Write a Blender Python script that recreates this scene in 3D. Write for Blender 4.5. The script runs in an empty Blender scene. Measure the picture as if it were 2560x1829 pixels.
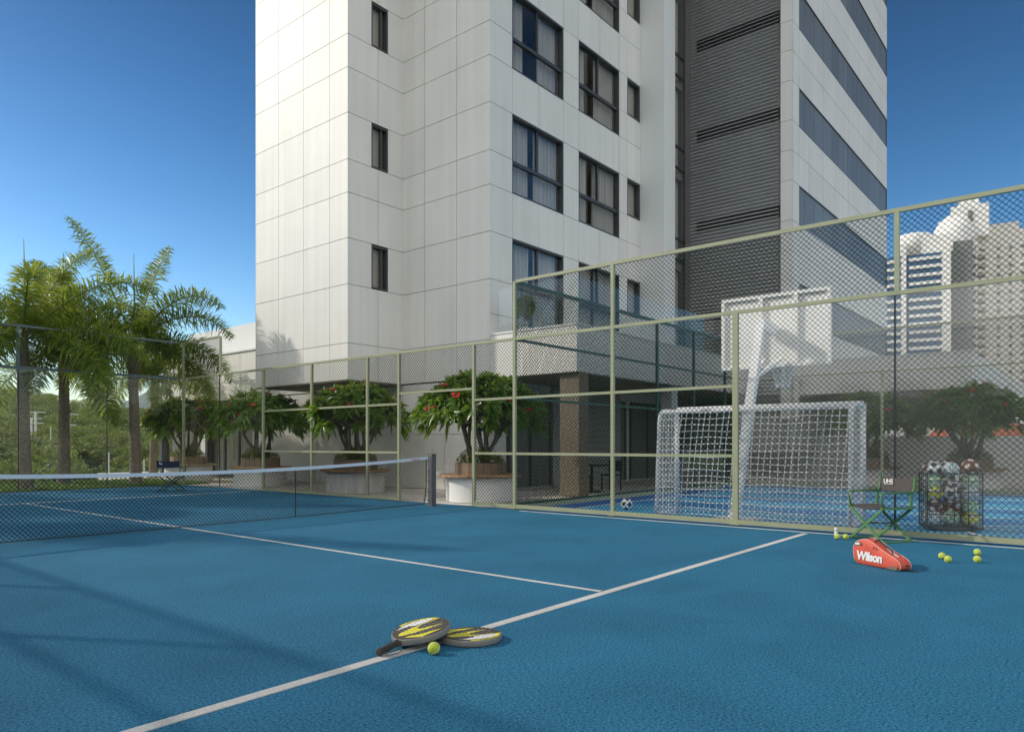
import bpy, bmesh, math, random
import numpy as np
from mathutils import Vector, Matrix
R=math.radians
random.seed(7); np.random.seed(7)
S=bpy.context.scene; COL=S.collection
# ---------------- camera, sky, sun, exposure ----------------
cam=bpy.data.cameras.new('camera'); co=bpy.data.objects.new('camera',cam); COL.objects.link(co)
cam.sensor_width=36; cam.lens=25.33; cam.shift_y=0.0768; cam.clip_end=9000; cam.clip_start=.05
co.location=(0,0,1.3); co.rotation_euler=(R(90),0,R(39.53-90)); S.camera=co
SUN_DIR=Vector((-.493,.870,math.tan(R(30)))).normalized()   # towards the sun
W=bpy.data.worlds.new('World'); S.world=W; W.use_nodes=True
wn=W.node_tree.nodes; bg=wn['Background']; sk=wn.new('ShaderNodeTexSky')
sk.sky_type='NISHITA'; sk.sun_disc=False; sk.sun_elevation=R(30); sk.sun_rotation=math.atan2(SUN_DIR.x,SUN_DIR.y)
sk.altitude=0; sk.air_density=1.0; sk.dust_density=.5; sk.ozone_density=1.0
gm=wn.new('ShaderNodeGamma'); gm.inputs[1].default_value=1.32; hs=wn.new('ShaderNodeHueSaturation'); hs.inputs['Saturation'].default_value=1.33; hs.inputs['Value'].default_value=10.5; sc_=wn.new('ShaderNodeVectorMath'); sc_.operation='SCALE'; sc_.inputs['Scale'].default_value=.1
W.node_tree.links.new(sk.outputs[0],sc_.inputs[0]); W.node_tree.links.new(sc_.outputs[0],gm.inputs[0]); W.node_tree.links.new(gm.outputs[0],hs.inputs['Color']); # unseen white cloud bank, added behind the viewer to lift the shaded walls
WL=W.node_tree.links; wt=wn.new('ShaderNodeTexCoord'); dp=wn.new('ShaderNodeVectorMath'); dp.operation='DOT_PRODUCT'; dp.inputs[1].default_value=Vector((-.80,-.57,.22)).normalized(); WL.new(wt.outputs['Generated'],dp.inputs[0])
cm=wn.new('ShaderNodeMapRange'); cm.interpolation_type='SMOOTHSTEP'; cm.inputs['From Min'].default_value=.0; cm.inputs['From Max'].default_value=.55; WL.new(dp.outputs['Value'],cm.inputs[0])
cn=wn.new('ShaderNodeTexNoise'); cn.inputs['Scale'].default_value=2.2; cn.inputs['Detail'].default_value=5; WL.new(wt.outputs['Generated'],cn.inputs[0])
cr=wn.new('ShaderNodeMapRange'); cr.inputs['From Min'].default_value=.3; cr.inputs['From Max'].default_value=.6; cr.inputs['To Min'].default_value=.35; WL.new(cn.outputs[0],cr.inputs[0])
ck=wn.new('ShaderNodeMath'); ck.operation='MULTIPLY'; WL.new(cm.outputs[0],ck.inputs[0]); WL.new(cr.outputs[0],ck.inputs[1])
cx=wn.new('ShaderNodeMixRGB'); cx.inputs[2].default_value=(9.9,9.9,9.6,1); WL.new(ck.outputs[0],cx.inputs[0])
# the clear sky deepens towards the zenith
sz=wn.new('ShaderNodeSeparateXYZ'); WL.new(wt.outputs['Generated'],sz.inputs[0]); zr=wn.new('ShaderNodeMapRange'); zr.inputs['From Min'].default_value=.14; zr.inputs['From Max'].default_value=.52; zr.inputs['To Min'].default_value=1.5; zr.inputs['To Max'].default_value=.70; WL.new(sz.outputs[2],zr.inputs[0])
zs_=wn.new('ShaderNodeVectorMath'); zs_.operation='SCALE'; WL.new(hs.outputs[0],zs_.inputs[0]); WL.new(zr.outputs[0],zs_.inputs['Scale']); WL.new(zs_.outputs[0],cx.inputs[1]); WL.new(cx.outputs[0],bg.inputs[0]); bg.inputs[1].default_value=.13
sl=bpy.data.lights.new('sun','SUN'); sl.energy=2.75; sl.angle=R(1.0); sl.color=(1,.93,.81)
so=bpy.data.objects.new('sun',sl); COL.objects.link(so); so.location=(-10,20,20)
so.rotation_euler=(-SUN_DIR).to_track_quat('-Z','Y').to_euler()
S.view_settings.view_transform='Standard'; S.view_settings.look='None'; S.view_settings.gamma=1; S.view_settings.use_curve_mapping=False
S.view_settings.exposure=0.1
S.cycles.max_bounces=10; S.cycles.transparent_max_bounces=24; S.cycles.caustics_reflective=False; S.cycles.caustics_refractive=False

# ---------------- materials ----------------
def nm(name):
    m=bpy.data.materials.new(name); m.use_nodes=True; n=m.node_tree.nodes; return m,n,m.node_tree.links,n['Principled BSDF']
def mat(name,col,rough=.5,var=0,scale=5,bump=0,bscale=None,metal=0,island=0,coat=0,spec=None,streak=0):
    m,n,l,p=nm(name)
    p.inputs['Base Color'].default_value=(*col,1); p.inputs['Roughness'].default_value=rough; p.inputs['Metallic'].default_value=metal
    if spec is not None: p.inputs['Specular IOR Level'].default_value=spec
    if coat: p.inputs['Coat Weight'].default_value=coat
    if var or bump or island:
        tc=n.new('ShaderNodeTexCoord')
        src=None
        if var:
            t=n.new('ShaderNodeTexNoise'); t.inputs['Scale'].default_value=scale; t.inputs['Detail'].default_value=6
            l.new(tc.outputs['Object'],t.inputs['Vector'])
            mr=n.new('ShaderNodeMapRange'); mr.inputs['From Min'].default_value=.3; mr.inputs['From Max'].default_value=.7
            mr.inputs['To Min'].default_value=1-var; mr.inputs['To Max'].default_value=1+var; l.new(t.outputs[0],mr.inputs[0]); src=mr.outputs[0]
        if island:
            g=n.new('ShaderNodeNewGeometry'); mi=n.new('ShaderNodeMapRange'); mi.inputs['To Min'].default_value=1-island; mi.inputs['To Max'].default_value=1+island
            l.new(g.outputs['Random Per Island'],mi.inputs[0])
            if src is None: src=mi.outputs[0]
            else:
                mm=n.new('ShaderNodeMath'); mm.operation='MULTIPLY'; l.new(src,mm.inputs[0]); l.new(mi.outputs[0],mm.inputs[1]); src=mm.outputs[0]
        if streak:
            mp=n.new('ShaderNodeMapping'); mp.inputs['Scale'].default_value=(2.6,2.6,.10); l.new(tc.outputs['Object'],mp.inputs[0]); st=n.new('ShaderNodeTexNoise'); st.inputs['Scale'].default_value=1.6; st.inputs['Detail'].default_value=7; l.new(mp.outputs[0],st.inputs[0])
            sr=n.new('ShaderNodeMapRange'); sr.inputs['From Min'].default_value=.35; sr.inputs['From Max'].default_value=.62; sr.inputs['To Min'].default_value=1-streak; sr.inputs['To Max'].default_value=1+streak*.4; l.new(st.outputs[0],sr.inputs[0])
            mm=n.new('ShaderNodeMath'); mm.operation='MULTIPLY'; l.new(src,mm.inputs[0]); l.new(sr.outputs[0],mm.inputs[1]); src=mm.outputs[0]
        if src is not None:
            vm=n.new('ShaderNodeVectorMath'); vm.operation='SCALE'; vm.inputs[0].default_value=col; l.new(src,vm.inputs['Scale']); l.new(vm.outputs[0],p.inputs['Base Color'])
        if bump:
            b=n.new('ShaderNodeTexNoise'); b.inputs['Scale'].default_value=bscale or 60; b.inputs['Detail'].default_value=4
            l.new(tc.outputs['Object'],b.inputs['Vector'])
            bn=n.new('ShaderNodeBump'); bn.inputs['Strength'].default_value=bump; bn.inputs['Distance'].default_value=.01; l.new(b.outputs[0],bn.inputs['Height']); l.new(bn.outputs[0],p.inputs['Normal'])
    return m
def leafmat(name,col,trans,tw=.35,island=.45,rough=.4,big=0):
    m,n,l,p=nm(name); out=n['Material Output']
    g=n.new('ShaderNodeNewGeometry'); r=n.new('ShaderNodeValToRGB'); e=r.color_ramp.elements
    e[0].color=(*[c*(1-island) for c in col],1); e[1].color=(*[c*(1+island) for c in col],1)
    l.new(g.outputs['Random Per Island'],r.inputs[0]); p.inputs['Roughness'].default_value=rough
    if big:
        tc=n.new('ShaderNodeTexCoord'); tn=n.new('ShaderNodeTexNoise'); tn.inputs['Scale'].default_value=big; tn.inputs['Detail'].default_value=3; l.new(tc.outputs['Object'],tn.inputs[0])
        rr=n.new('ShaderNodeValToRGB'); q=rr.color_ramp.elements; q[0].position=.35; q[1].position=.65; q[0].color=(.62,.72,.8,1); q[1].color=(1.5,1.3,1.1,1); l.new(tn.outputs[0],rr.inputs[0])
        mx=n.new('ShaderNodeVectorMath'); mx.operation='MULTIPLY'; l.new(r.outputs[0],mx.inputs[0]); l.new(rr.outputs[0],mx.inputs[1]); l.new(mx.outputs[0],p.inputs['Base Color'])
    else: l.new(r.outputs[0],p.inputs['Base Color'])
    t=n.new('ShaderNodeBsdfTranslucent'); t.inputs[0].default_value=(*trans,1); x=n.new('ShaderNodeMixShader'); x.inputs[0].default_value=tw
    l.new(p.outputs[0],x.inputs[1]); l.new(t.outputs[0],x.inputs[2]); l.new(x.outputs[0],out.inputs[0]); return m
def glassmat(name,tint=(.93,.96,.96),base=.06,edge=.9,rough=0.0,veil=0,veilcol=(.7,.7,.68),refl=(1,1,1)):
    m,n,l,p=nm(name); n.remove(p); out=n['Material Output']
    t=n.new('ShaderNodeBsdfTransparent'); t.inputs[0].default_value=(*tint,1); g=n.new('ShaderNodeBsdfGlossy'); g.inputs['Roughness'].default_value=rough; g.inputs[0].default_value=(*refl,1)
    f=n.new('ShaderNodeLayerWeight'); f.inputs[0].default_value=.5
    pw=n.new('ShaderNodeMath'); pw.operation='POWER'; pw.inputs[1].default_value=5.5; l.new(f.outputs['Facing'],pw.inputs[0])
    mr=n.new('ShaderNodeMapRange'); mr.inputs['To Min'].default_value=base; mr.inputs['To Max'].default_value=edge; l.new(pw.outputs[0],mr.inputs[0])
    x=n.new('ShaderNodeMixShader'); l.new(mr.outputs[0],x.inputs[0]); l.new(t.outputs[0],x.inputs[1]); l.new(g.outputs[0],x.inputs[2]); s=x
    if veil:  # pale diffuse layer painted in for the haze of reflected sky
        d=n.new('ShaderNodeBsdfDiffuse'); d.inputs[0].default_value=(*veilcol,1); y=n.new('ShaderNodeMixShader')
        tc=n.new('ShaderNodeTexCoord'); tn=n.new('ShaderNodeTexNoise'); tn.inputs['Scale'].default_value=.9; l.new(tc.outputs['Object'],tn.inputs['Vector'])
        dm=n.new('ShaderNodeMapRange'); dm.inputs['From Min'].default_value=.3; dm.inputs['From Max'].default_value=.7; dm.inputs['To Min'].default_value=veil*.6; dm.inputs['To Max'].default_value=veil*1.4
        l.new(tn.outputs[0],dm.inputs[0]); l.new(dm.outputs[0],y.inputs[0]); l.new(x.outputs[0],y.inputs[1]); l.new(d.outputs[0],y.inputs[2]); s=y
    l.new(s.outputs[0],out.inputs[0]); return m
M={}
# rubber / turf of the tennis court
def courtmat(name,c1,c2,bs=170,strength=.9):
    m,n,l,p=nm(name); tc=n.new('ShaderNodeTexCoord')
    a=n.new('ShaderNodeTexNoise'); a.inputs['Scale'].default_value=bs; a.inputs['Detail'].default_value=5; a.inputs['Roughness'].default_value=.85
    b=n.new('ShaderNodeTexNoise'); b.inputs['Scale'].default_value=.9; b.inputs['Detail'].default_value=9; b.inputs['Roughness'].default_value=.62; b.inputs['Distortion'].default_value=.6
    l.new(tc.outputs['Object'],a.inputs[0]); l.new(tc.outputs['Object'],b.inputs[0])
    r=n.new('ShaderNodeValToRGB'); r.color_ramp.elements[0].position=.41; r.color_ramp.elements[1].position=.59
    r.color_ramp.elements[0].color=(*c1,1); r.color_ramp.elements[1].color=(*c2,1); l.new(a.outputs[0],r.inputs[0])
    mr=n.new('ShaderNodeMapRange'); mr.inputs['From Min'].default_value=.3; mr.inputs['From Max'].default_value=.7; mr.inputs['To Min'].default_value=.86; mr.inputs['To Max'].default_value=1.14; l.new(b.outputs[0],mr.inputs[0])
    v=n.new('ShaderNodeVectorMath'); v.operation='SCALE'; l.new(r.outputs[0],v.inputs[0]); l.new(mr.outputs[0],v.inputs['Scale']); l.new(v.outputs[0],p.inputs['Base Color'])
    bn=n.new('ShaderNodeBump'); bn.inputs['Strength'].default_value=strength; bn.inputs['Distance'].default_value=.006; l.new(a.outputs[0],bn.inputs['Height']); l.new(bn.outputs[0],p.inputs['Normal'])
    p.inputs['Roughness'].default_value=.8; p.inputs['Specular IOR Level'].default_value=.2; return m
M['court']=courtmat('court_blue',(.006,.052,.110),(.043,.232,.385),64,.35)
M['line']=courtmat('line_white',(.45,.44,.42),(.8,.78,.74))
M['sport_dark']=mat('sport_court_blue',(.04,.15,.42),.55,.08,2,.2,200)
M['sport_light']=mat('sport_court_light',(.09,.42,.68),.5,.06,2,.2,200)
M['sport_mid']=mat('sport_court_mid',(.055,.25,.55),.5,.06,2,.2,200)
M['paint']=mat('paint_white',(.78,.78,.76),.6,.05,8)
M['paving']=mat('paving_stone',(.62,.58,.52),.7,.08,1.5,.15,40)
M['kerb']=mat('kerb_green',(.36,.4,.27),.6,.05,4)
M['frame']=mat('fence_paint',(.335,.35,.22),.42,.06,3)
M['frame_dark']=mat('fence_paint_dark',(.035,.085,.06),.4,.1,3)
M['frame_blue']=mat('fence_paint_grey',(.10,.14,.15),.4,.1,3)
M['wire']=mat('wire_green',(.010,.022,.013),.7,spec=.15)
M['wire_black']=mat('wire_black',(.012,.013,.014),.7,spec=.15)
M['black']=mat('black_plastic',(.02,.02,.022),.45,.1,20)
M['grey_metal']=mat('grey_metal',(.13,.13,.14),.4,.12,6,metal=.3)
M['tape']=mat('net_tape',(.58,.68,.80),.65,.05,10)
M['tape_red']=mat('tape_print',(.55,.1,.08),.6)
M['panel']=mat('cladding_panel',(.765,.745,.705),.55,.035,.6,.04,30,island=.025,streak=.045)
M['render']=mat('smooth_render',(.72,.73,.72),.7,.03,.5)
M['joint']=mat('joint_grey',(.40,.40,.38),.9)
M['dark_frame']=mat('window_frame',(.055,.058,.062),.35)
M['curtain']=leafmat('curtain_cloth',(.82,.81,.80),(.72,.71,.70),.3,.02,.9)
M['blind']=mat('blind_cloth',(.58,.55,.49),.9)
M['room']=mat('room_wall',(.33,.30,.27),.9,.1,.4)
M['winglass']=glassmat('window_glass',(.90,.90,.89),.045,.6)
M['band']=mat('band_glass',(.17,.175,.18),.4,.06,.35,island=.16,spec=.35)
M['louver']=mat('louver_metal',(.50,.50,.50),.5,.06,1)
M['void']=mat('dark_void',(.08,.08,.08),.9)
M['soffit']=mat('soffit_board',(.26,.215,.16),.8,.06,1)
M['wood']=mat('planter_wood',(.30,.21,.145),.6,.12,6,.2,50,island=.2)
M['wood2']=mat('bench_wood',(.45,.26,.14),.55,.12,6,.2,50,island=.2)
M['white_base']=mat('planter_white',(.78,.77,.75),.6,.03,2)
M['soil']=mat('soil',(.06,.04,.025),.95,.3,20)
M['bark']=mat('bark',(.21,.17,.125),.85,.3,14,.6,40)
M['leaf']=leafmat('frangipani_leaf',(.105,.19,.028),(.32,.48,.05),.36,.5,.32)
M['red']=leafmat('red_petal',(.62,.03,.035),(.7,.05,.03),.3,.25,.5)
M['shrub']=leafmat('shrub_leaf',(.10,.16,.02),(.3,.4,.03),.3,.5)
M['yellow']=leafmat('yellow_petal',(.72,.42,.02),(.8,.5,.03),.25,.3)
M['palm']=leafmat('palm_leaflet',(.105,.175,.03),(.46,.54,.08),.46,.5,.35)
M['rachis']=mat('palm_rachis',(.13,.16,.04),.6)
M['shaft']=mat('crown_shaft',(.24,.22,.13),.6,.2,8)
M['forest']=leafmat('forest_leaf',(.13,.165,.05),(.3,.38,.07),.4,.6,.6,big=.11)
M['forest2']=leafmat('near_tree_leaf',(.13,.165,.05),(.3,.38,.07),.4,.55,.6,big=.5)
M['hill']=mat('hill_earth',(.035,.055,.015),.95,.4,.05)
M['grass']=leafmat('grass_blade',(.12,.19,.035),(.25,.38,.05),.3,.4)
M['lawn']=mat('lawn_soil',(.09,.12,.03),.95,.3,3)
M['mountain']=mat('mountain_forest',(.07,.1,.05),.95,.3,.003)
M['ground']=mat('earth',(.34,.31,.25),.95,.25,.02)
M['glass_f']=glassmat('fence_glass',(.985,.99,.985),.03,.7,veil=.006)
M['glass_r']=glassmat('fence_glass_reflective',(.985,.985,.985),.028,.6,veil=.03,veilcol=(.72,.72,.70))
M['green']=mat('chair_green',(.10,.23,.085),.4,.08,10)
M['fabric']=mat('chair_canvas',(.085,.072,.068),.85,.12,30,.3,300)
M['fabric_navy']=mat('chair_canvas_navy',(.012,.018,.045),.85)
M['print']=mat('print_white',(.82,.82,.8),.6)
M['bag']=mat('bag_red',(.66,.10,.06),.62,.08,14,.25,260)
M['bag_grey']=mat('bag_grey',(.16,.14,.10),.7,.1,30)
M['piping']=mat('bag_piping',(.75,.6,.5),.6)
M['steel']=mat('white_steel',(.80,.81,.82),.35,.03,4)
M['board']=mat('board_white',(.82,.81,.77),.5,.03,2)
M['cord']=mat('net_cord_white',(.85,.85,.85),.7)
M['ball']=mat('tennis_felt',(.55,.63,.06),.95,.15,60,.6,500)
M['seam']=mat('ball_seam',(.78,.8,.72),.8)
M['rk_face']=mat('racket_face',(.055,.048,.042),.5,.1,20)
M['rk_rim']=mat('racket_rim',(.24,.225,.20),.38,.05,20)
M['rk_grip']=mat('racket_grip',(.045,.040,.036),.8,.1,30,.3,200)
M['rk_yel']=mat('racket_yellow',(.78,.68,.01),.4)
M['rk_wht']=mat('racket_white',(.8,.8,.8),.4)
M['rk_hole']=mat('racket_hole',(.30,.32,.33),.5)
M['tile']=mat('roof_tile',(.45,.12,.06),.8,.2,3,island=.1)
M['city_wht']=mat('city_white',(.86,.85,.82),.7,.05,.2)
M['city_cream']=mat('city_cream',(.82,.78,.71),.7,.05,.2)
M['city_blue']=mat('city_glass',(.06,.15,.28),.2,.2,.3)
M['city_dark']=mat('city_dark',(.22,.23,.22),.6)
M['concrete']=mat('pole_concrete',(.7,.7,.67),.8)
M['bottle']=mat('bottle_plastic',(.72,.72,.68),.35)

# ---------------- helpers ----------------
class MB:
    def __init__(s): s.v=[];s.f=[];s.m=[]
    def quad(s,a,b,c,d,mi=0):
        i=len(s.v); s.v+= [tuple(a),tuple(b),tuple(c),tuple(d)]; s.f.append((i,i+1,i+2,i+3)); s.m.append(mi)
    def poly(s,pts,mi=0):
        i=len(s.v); s.v+=[tuple(p) for p in pts]; s.f.append(tuple(range(i,i+len(pts)))); s.m.append(mi)
    def box(s,x0,x1,y0,y1,z0,z1,mi=0):
        if x0>x1:x0,x1=x1,x0
        if y0>y1:y0,y1=y1,y0
        i=len(s.v); s.v+=[(x0,y0,z0),(x1,y0,z0),(x1,y1,z0),(x0,y1,z0),(x0,y0,z1),(x1,y0,z1),(x1,y1,z1),(x0,y1,z1)]
        for q in ((0,3,2,1),(4,5,6,7),(0,1,5,4),(1,2,6,5),(2,3,7,6),(3,0,4,7)): s.f.append(tuple(i+k for k in q)); s.m.append(mi)
    def obox(s,c,u,v,w,mi=0):
        c=Vector(c);u=Vector(u);v=Vector(v);w=Vector(w); i=len(s.v)
        for sz in (-1,1):
            for a,b in ((-1,-1),(1,-1),(1,1),(-1,1)): s.v.append(tuple(c+u*a+v*b+w*sz))
        for q in ((0,3,2,1),(4,5,6,7),(0,1,5,4),(1,2,6,5),(2,3,7,6),(3,0,4,7)): s.f.append(tuple(i+k for k in q)); s.m.append(mi)
    def bar(s,a,b,w,h,mi=0,up=(0,0,1)):
        a=Vector(a);b=Vector(b);d=b-a; t=d.normalized(); up=Vector(up)
        if abs(t.dot(up))>.98: up=Vector((0,1,0))
        r=t.cross(up).normalized(); u=r.cross(t); s.obox((a+b)/2,r*w/2,u*h/2,d/2,mi)
    def tube(s,pts,rad,n=6,mi=0,cap=True,closed=False):
        pts=[Vector(p) for p in pts]; N=len(pts); rad=rad if isinstance(rad,(list,tuple)) else [rad]*N
        i0=len(s.v); prev=None
        for k,p in enumerate(pts):
            if closed: t=(pts[(k+1)%N]-pts[k-1]).normalized()
            else: t=(pts[min(k+1,N-1)]-pts[max(k-1,0)]).normalized()
            if prev is None:
                up=Vector((0,0,1)) if abs(t.z)<.9 else Vector((1,0,0)); a=t.cross(up).normalized()
            else: a=(prev-t*prev.dot(t)); a=a.normalized() if a.length>1e-6 else t.orthogonal().normalized()
            prev=a; b=t.cross(a)
            for j in range(n):
                an=2*math.pi*j/n; s.v.append(tuple(p+(a*math.cos(an)+b*math.sin(an))*rad[k]))
        for k in range(N if closed else N-1):
            k2=(k+1)%N
            for j in range(n):
                s.f.append((i0+k*n+j,i0+k*n+(j+1)%n,i0+k2*n+(j+1)%n,i0+k2*n+j)); s.m.append(mi)
        if cap and not closed:
            s.f.append(tuple(i0+j for j in range(n-1,-1,-1))); s.m.append(mi); e=i0+(N-1)*n; s.f.append(tuple(e+j for j in range(n))); s.m.append(mi)
    def lathe(s,prof,n=32,c=(0,0,0),mi=0):
        i0=len(s.v)
        for r,z in prof:
            for j in range(n): a=2*math.pi*j/n; s.v.append((c[0]+r*math.cos(a),c[1]+r*math.sin(a),c[2]+z))
        for k in range(len(prof)-1):
            for j in range(n): s.f.append((i0+k*n+j,i0+k*n+(j+1)%n,i0+(k+1)*n+(j+1)%n,i0+(k+1)*n+j)); s.m.append(mi)
        s.f.append(tuple(i0+j for j in range(n-1,-1,-1))); s.m.append(mi); e=i0+(len(prof)-1)*n; s.f.append(tuple(e+j for j in range(n))); s.m.append(mi)
    def extrude(s,outline,d,mi=0,side=None):   # outline: list of Vector, d: Vector
        n=len(outline); i=len(s.v); s.v+=[tuple(p) for p in outline]+[tuple(Vector(p)+Vector(d)) for p in outline]
        s.f.append(tuple(range(i,i+n))); s.m.append(mi); s.f.append(tuple(range(i+2*n-1,i+n-1,-1))); s.m.append(mi)
        for k in range(n): s.f.append((i+(k+1)%n,i+k,i+n+k,i+n+(k+1)%n)); s.m.append(mi if side is None else side)
    def mesh(s,name,mats,smooth=False):
        me=bpy.data.meshes.new(name); me.from_pydata(s.v,[],s.f)
        if not isinstance(mats,(list,tuple)): mats=[mats]
        for m in mats: me.materials.append(M[m] if isinstance(m,str) else m)
        me.polygons.foreach_set('material_index',s.m)
        if smooth: me.polygons.foreach_set('use_smooth',[True]*len(s.f))
        me.update(); return me
    def build(s,name,mats,parent=None,smooth=False,normals=False):
        me=s.mesh(name,mats,smooth)
        if normals:
            bm=bmesh.new(); bm.from_mesh(me); bmesh.ops.recalc_face_normals(bm,faces=bm.faces); bm.to_mesh(me); bm.free()
        o=bpy.data.objects.new(name,me); COL.objects.link(o)
        if parent is not None: o.parent=parent
        return o
def bevel(o,w=.01,seg=2):
    b=o.modifiers.new('bevel','BEVEL'); b.width=w; b.segments=seg; b.limit_method='ANGLE'; b.angle_limit=R(40); return o
def tag(o,label=None,cat=None,group=None,kind=None):
    if label:o['label']=label
    if cat:o['category']=cat
    if group:o['group']=group
    if kind:o['kind']=kind
    return o
def thing(name,label,cat,loc=(0,0,0),rz=0,group=None):
    o=bpy.data.objects.new(name,None); COL.objects.link(o); o.location=loc; o.rotation_euler=(0,0,rz); o.empty_display_size=.2
    return tag(o,label,cat,group)
def copy_tree(o,loc,rz=0,label=None,scale=None):
    def rec(x,par):
        c=x.copy(); COL.objects.link(c)
        if par is not None: c.parent=par
        for ch in list(x.children): rec(ch,c)
        return c
    r=rec(o,None); r.location=loc; r.rotation_euler=(0,0,rz)
    if label:r['label']=label
    if scale:r.scale=(scale,)*3
    return r
def text_mesh(name,txt,size,m,parent,origin,xdir,ydir,shear=0,off=.0,ext=.0008,sx=1):
    c=bpy.data.curves.new('t','FONT'); c.body=txt; c.size=size; c.shear=shear; c.offset=off; c.extrude=ext; c.space_character=.95
    t=bpy.data.objects.new('t',c); COL.objects.link(t); bpy.context.view_layer.update()
    me=bpy.data.meshes.new_from_object(t.evaluated_get(bpy.context.evaluated_depsgraph_get())); bpy.data.objects.remove(t); bpy.data.curves.remove(c)
    X=Vector(xdir).normalized();Y=Vector(ydir).normalized();Z=X.cross(Y)
    me.transform(Matrix(((X.x*sx,Y.x,Z.x,origin[0]),(X.y*sx,Y.y,Z.y,origin[1]),(X.z*sx,Y.z,Z.z,origin[2]),(0,0,0,1))))
    me.materials.clear(); me.materials.append(M[m]); me.name=name
    o=bpy.data.objects.new(name,me); COL.objects.link(o); o.parent=parent; return o
def diamond(mb,o,u,W_,z0,z1,pitch,r,mi=0,nrm=None):
    """woven diamond wire between z0 and z1, from point o along unit u for W_ metres"""
    u=Vector(u); n=u.cross(Vector((0,0,1))); Hh=z1-z0; o=Vector((o[0],o[1],0))
    k=-Hh
    def put(a,b,sg):
        pa=o+u*a[0]+Vector((0,0,z0+a[1]))+n*r*.6*sg; pb=o+u*b[0]+Vector((0,0,z0+b[1]))+n*r*.6*sg
        mb.tube([pa,pb],r,3,mi,cap=False)
    while k<W_:
        a=(max(k,0),max(-k,0)); e=min(W_-k,Hh); b=(k+e,e)
        if b[0]-a[0]>.002:
            put(a,b,1); put((W_-a[0],a[1]),(W_-b[0],b[1]),-1)
        k+=pitch
# ---------------- ground and terrain ----------------
def struct(o): return tag(o,kind='structure')
m=MB(); m.quad((-4000,-4000,-9),(4000,-4000,-9),(4000,4000,-9),(-4000,4000,-9)); struct(m.build('ground','ground'))
m=MB(); m.box(-9,36,-14,27.5,-9,-.012); m.box(13.5,46,27.5,36,-9,-.012); struct(m.build('paving','paving'))
m=MB(); m.box(-1.4,11.28,-9.5,23.06,-.01,0); struct(m.build('tennis_court_floor','court'))
m=MB(); w=.05
m.box(5.43-w/2,5.43+w/2,3.46,18.4,.0,.004)
m.box(-.9,10.86,3.36,3.44,.0,.0045); m.box(-.9,10.86,18.44,18.52,.0,.0045)
m.box(11.0,11.05,-9,8.9,.0,.004)
struct(m.build('court_markings','line'))
# multi-sport court
m=MB(); m.box(11.28,22.4,-9.5,9.12,-.01,0); struct(m.build('sports_court_floor','sport_dark'))
m=MB()
m.box(12.2,21.6,-8.8,8.4,0,.004); struct(m.build('sports_court_field','sport_light'))
m=MB()
for a in (13.9,16.3,18.9): m.box(a,a+.95,-8.7,8.3,.004,.0075)
struct(m.build('sports_court_stripes','sport_mid'))
m=MB()
for a in (13.2,15.2,17.4,20.3,21.5): m.box(a,a+.05,-8.7,8.3,.0075,.0115)
m.box(12.2,21.6,8.3,8.35,.0075,.012)
for k in range(28):
    a0=R(90+180*k/27-90); a1=R(90+180*(k+1)/27-90)
    c=(12.9,0.4)
    m.poly([(c[0]+rr*math.cos(a),c[1]+rr*math.sin(a),.0125) for rr,a in ((1.2,a0),(1.28,a0),(1.28,a1),(1.2,a1))])
struct(m.build('sports_court_markings','paint'))
m=MB(); m.box(22.4,22.7,-9.5,9.4,-.01,.08); m.box(11.33,22.4,9.12,9.3,-.01,.08); struct(m.build('kerb','kerb'))
# lawn strip beyond the far fence
m=MB(); m.box(-9,12.2,23.25,27.5,-.012,.02); struct(m.build('lawn','lawn'))
n=26000; P=np.random.rand(n,2); px=-3+P[:,0]*15.2; py=23.3+P[:,1]*4.1
V=np.zeros((n,3,3)); an=np.random.rand(n)*6.28; h=.05+.08*np.random.rand(n)
V[:,0,0]=px-.012*np.cos(an);V[:,0,1]=py-.012*np.sin(an);V[:,1,0]=px+.012*np.cos(an);V[:,1,1]=py+.012*np.sin(an)
V[:,2,0]=px+.05*np.random.randn(n);V[:,2,1]=py+.05*np.random.randn(n);V[:,0,2]=V[:,1,2]=.015;V[:,2,2]=h
me=bpy.data.meshes.new('grass'); me.from_pydata(V.reshape(-1,3).tolist(),[],np.arange(n*3).reshape(-1,3).tolist()); me.materials.append(M['grass'])
o=bpy.data.objects.new('grass',me); COL.objects.link(o); tag(o,'short green lawn behind the glass at the far end of the court','grass',kind='stuff')

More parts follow.
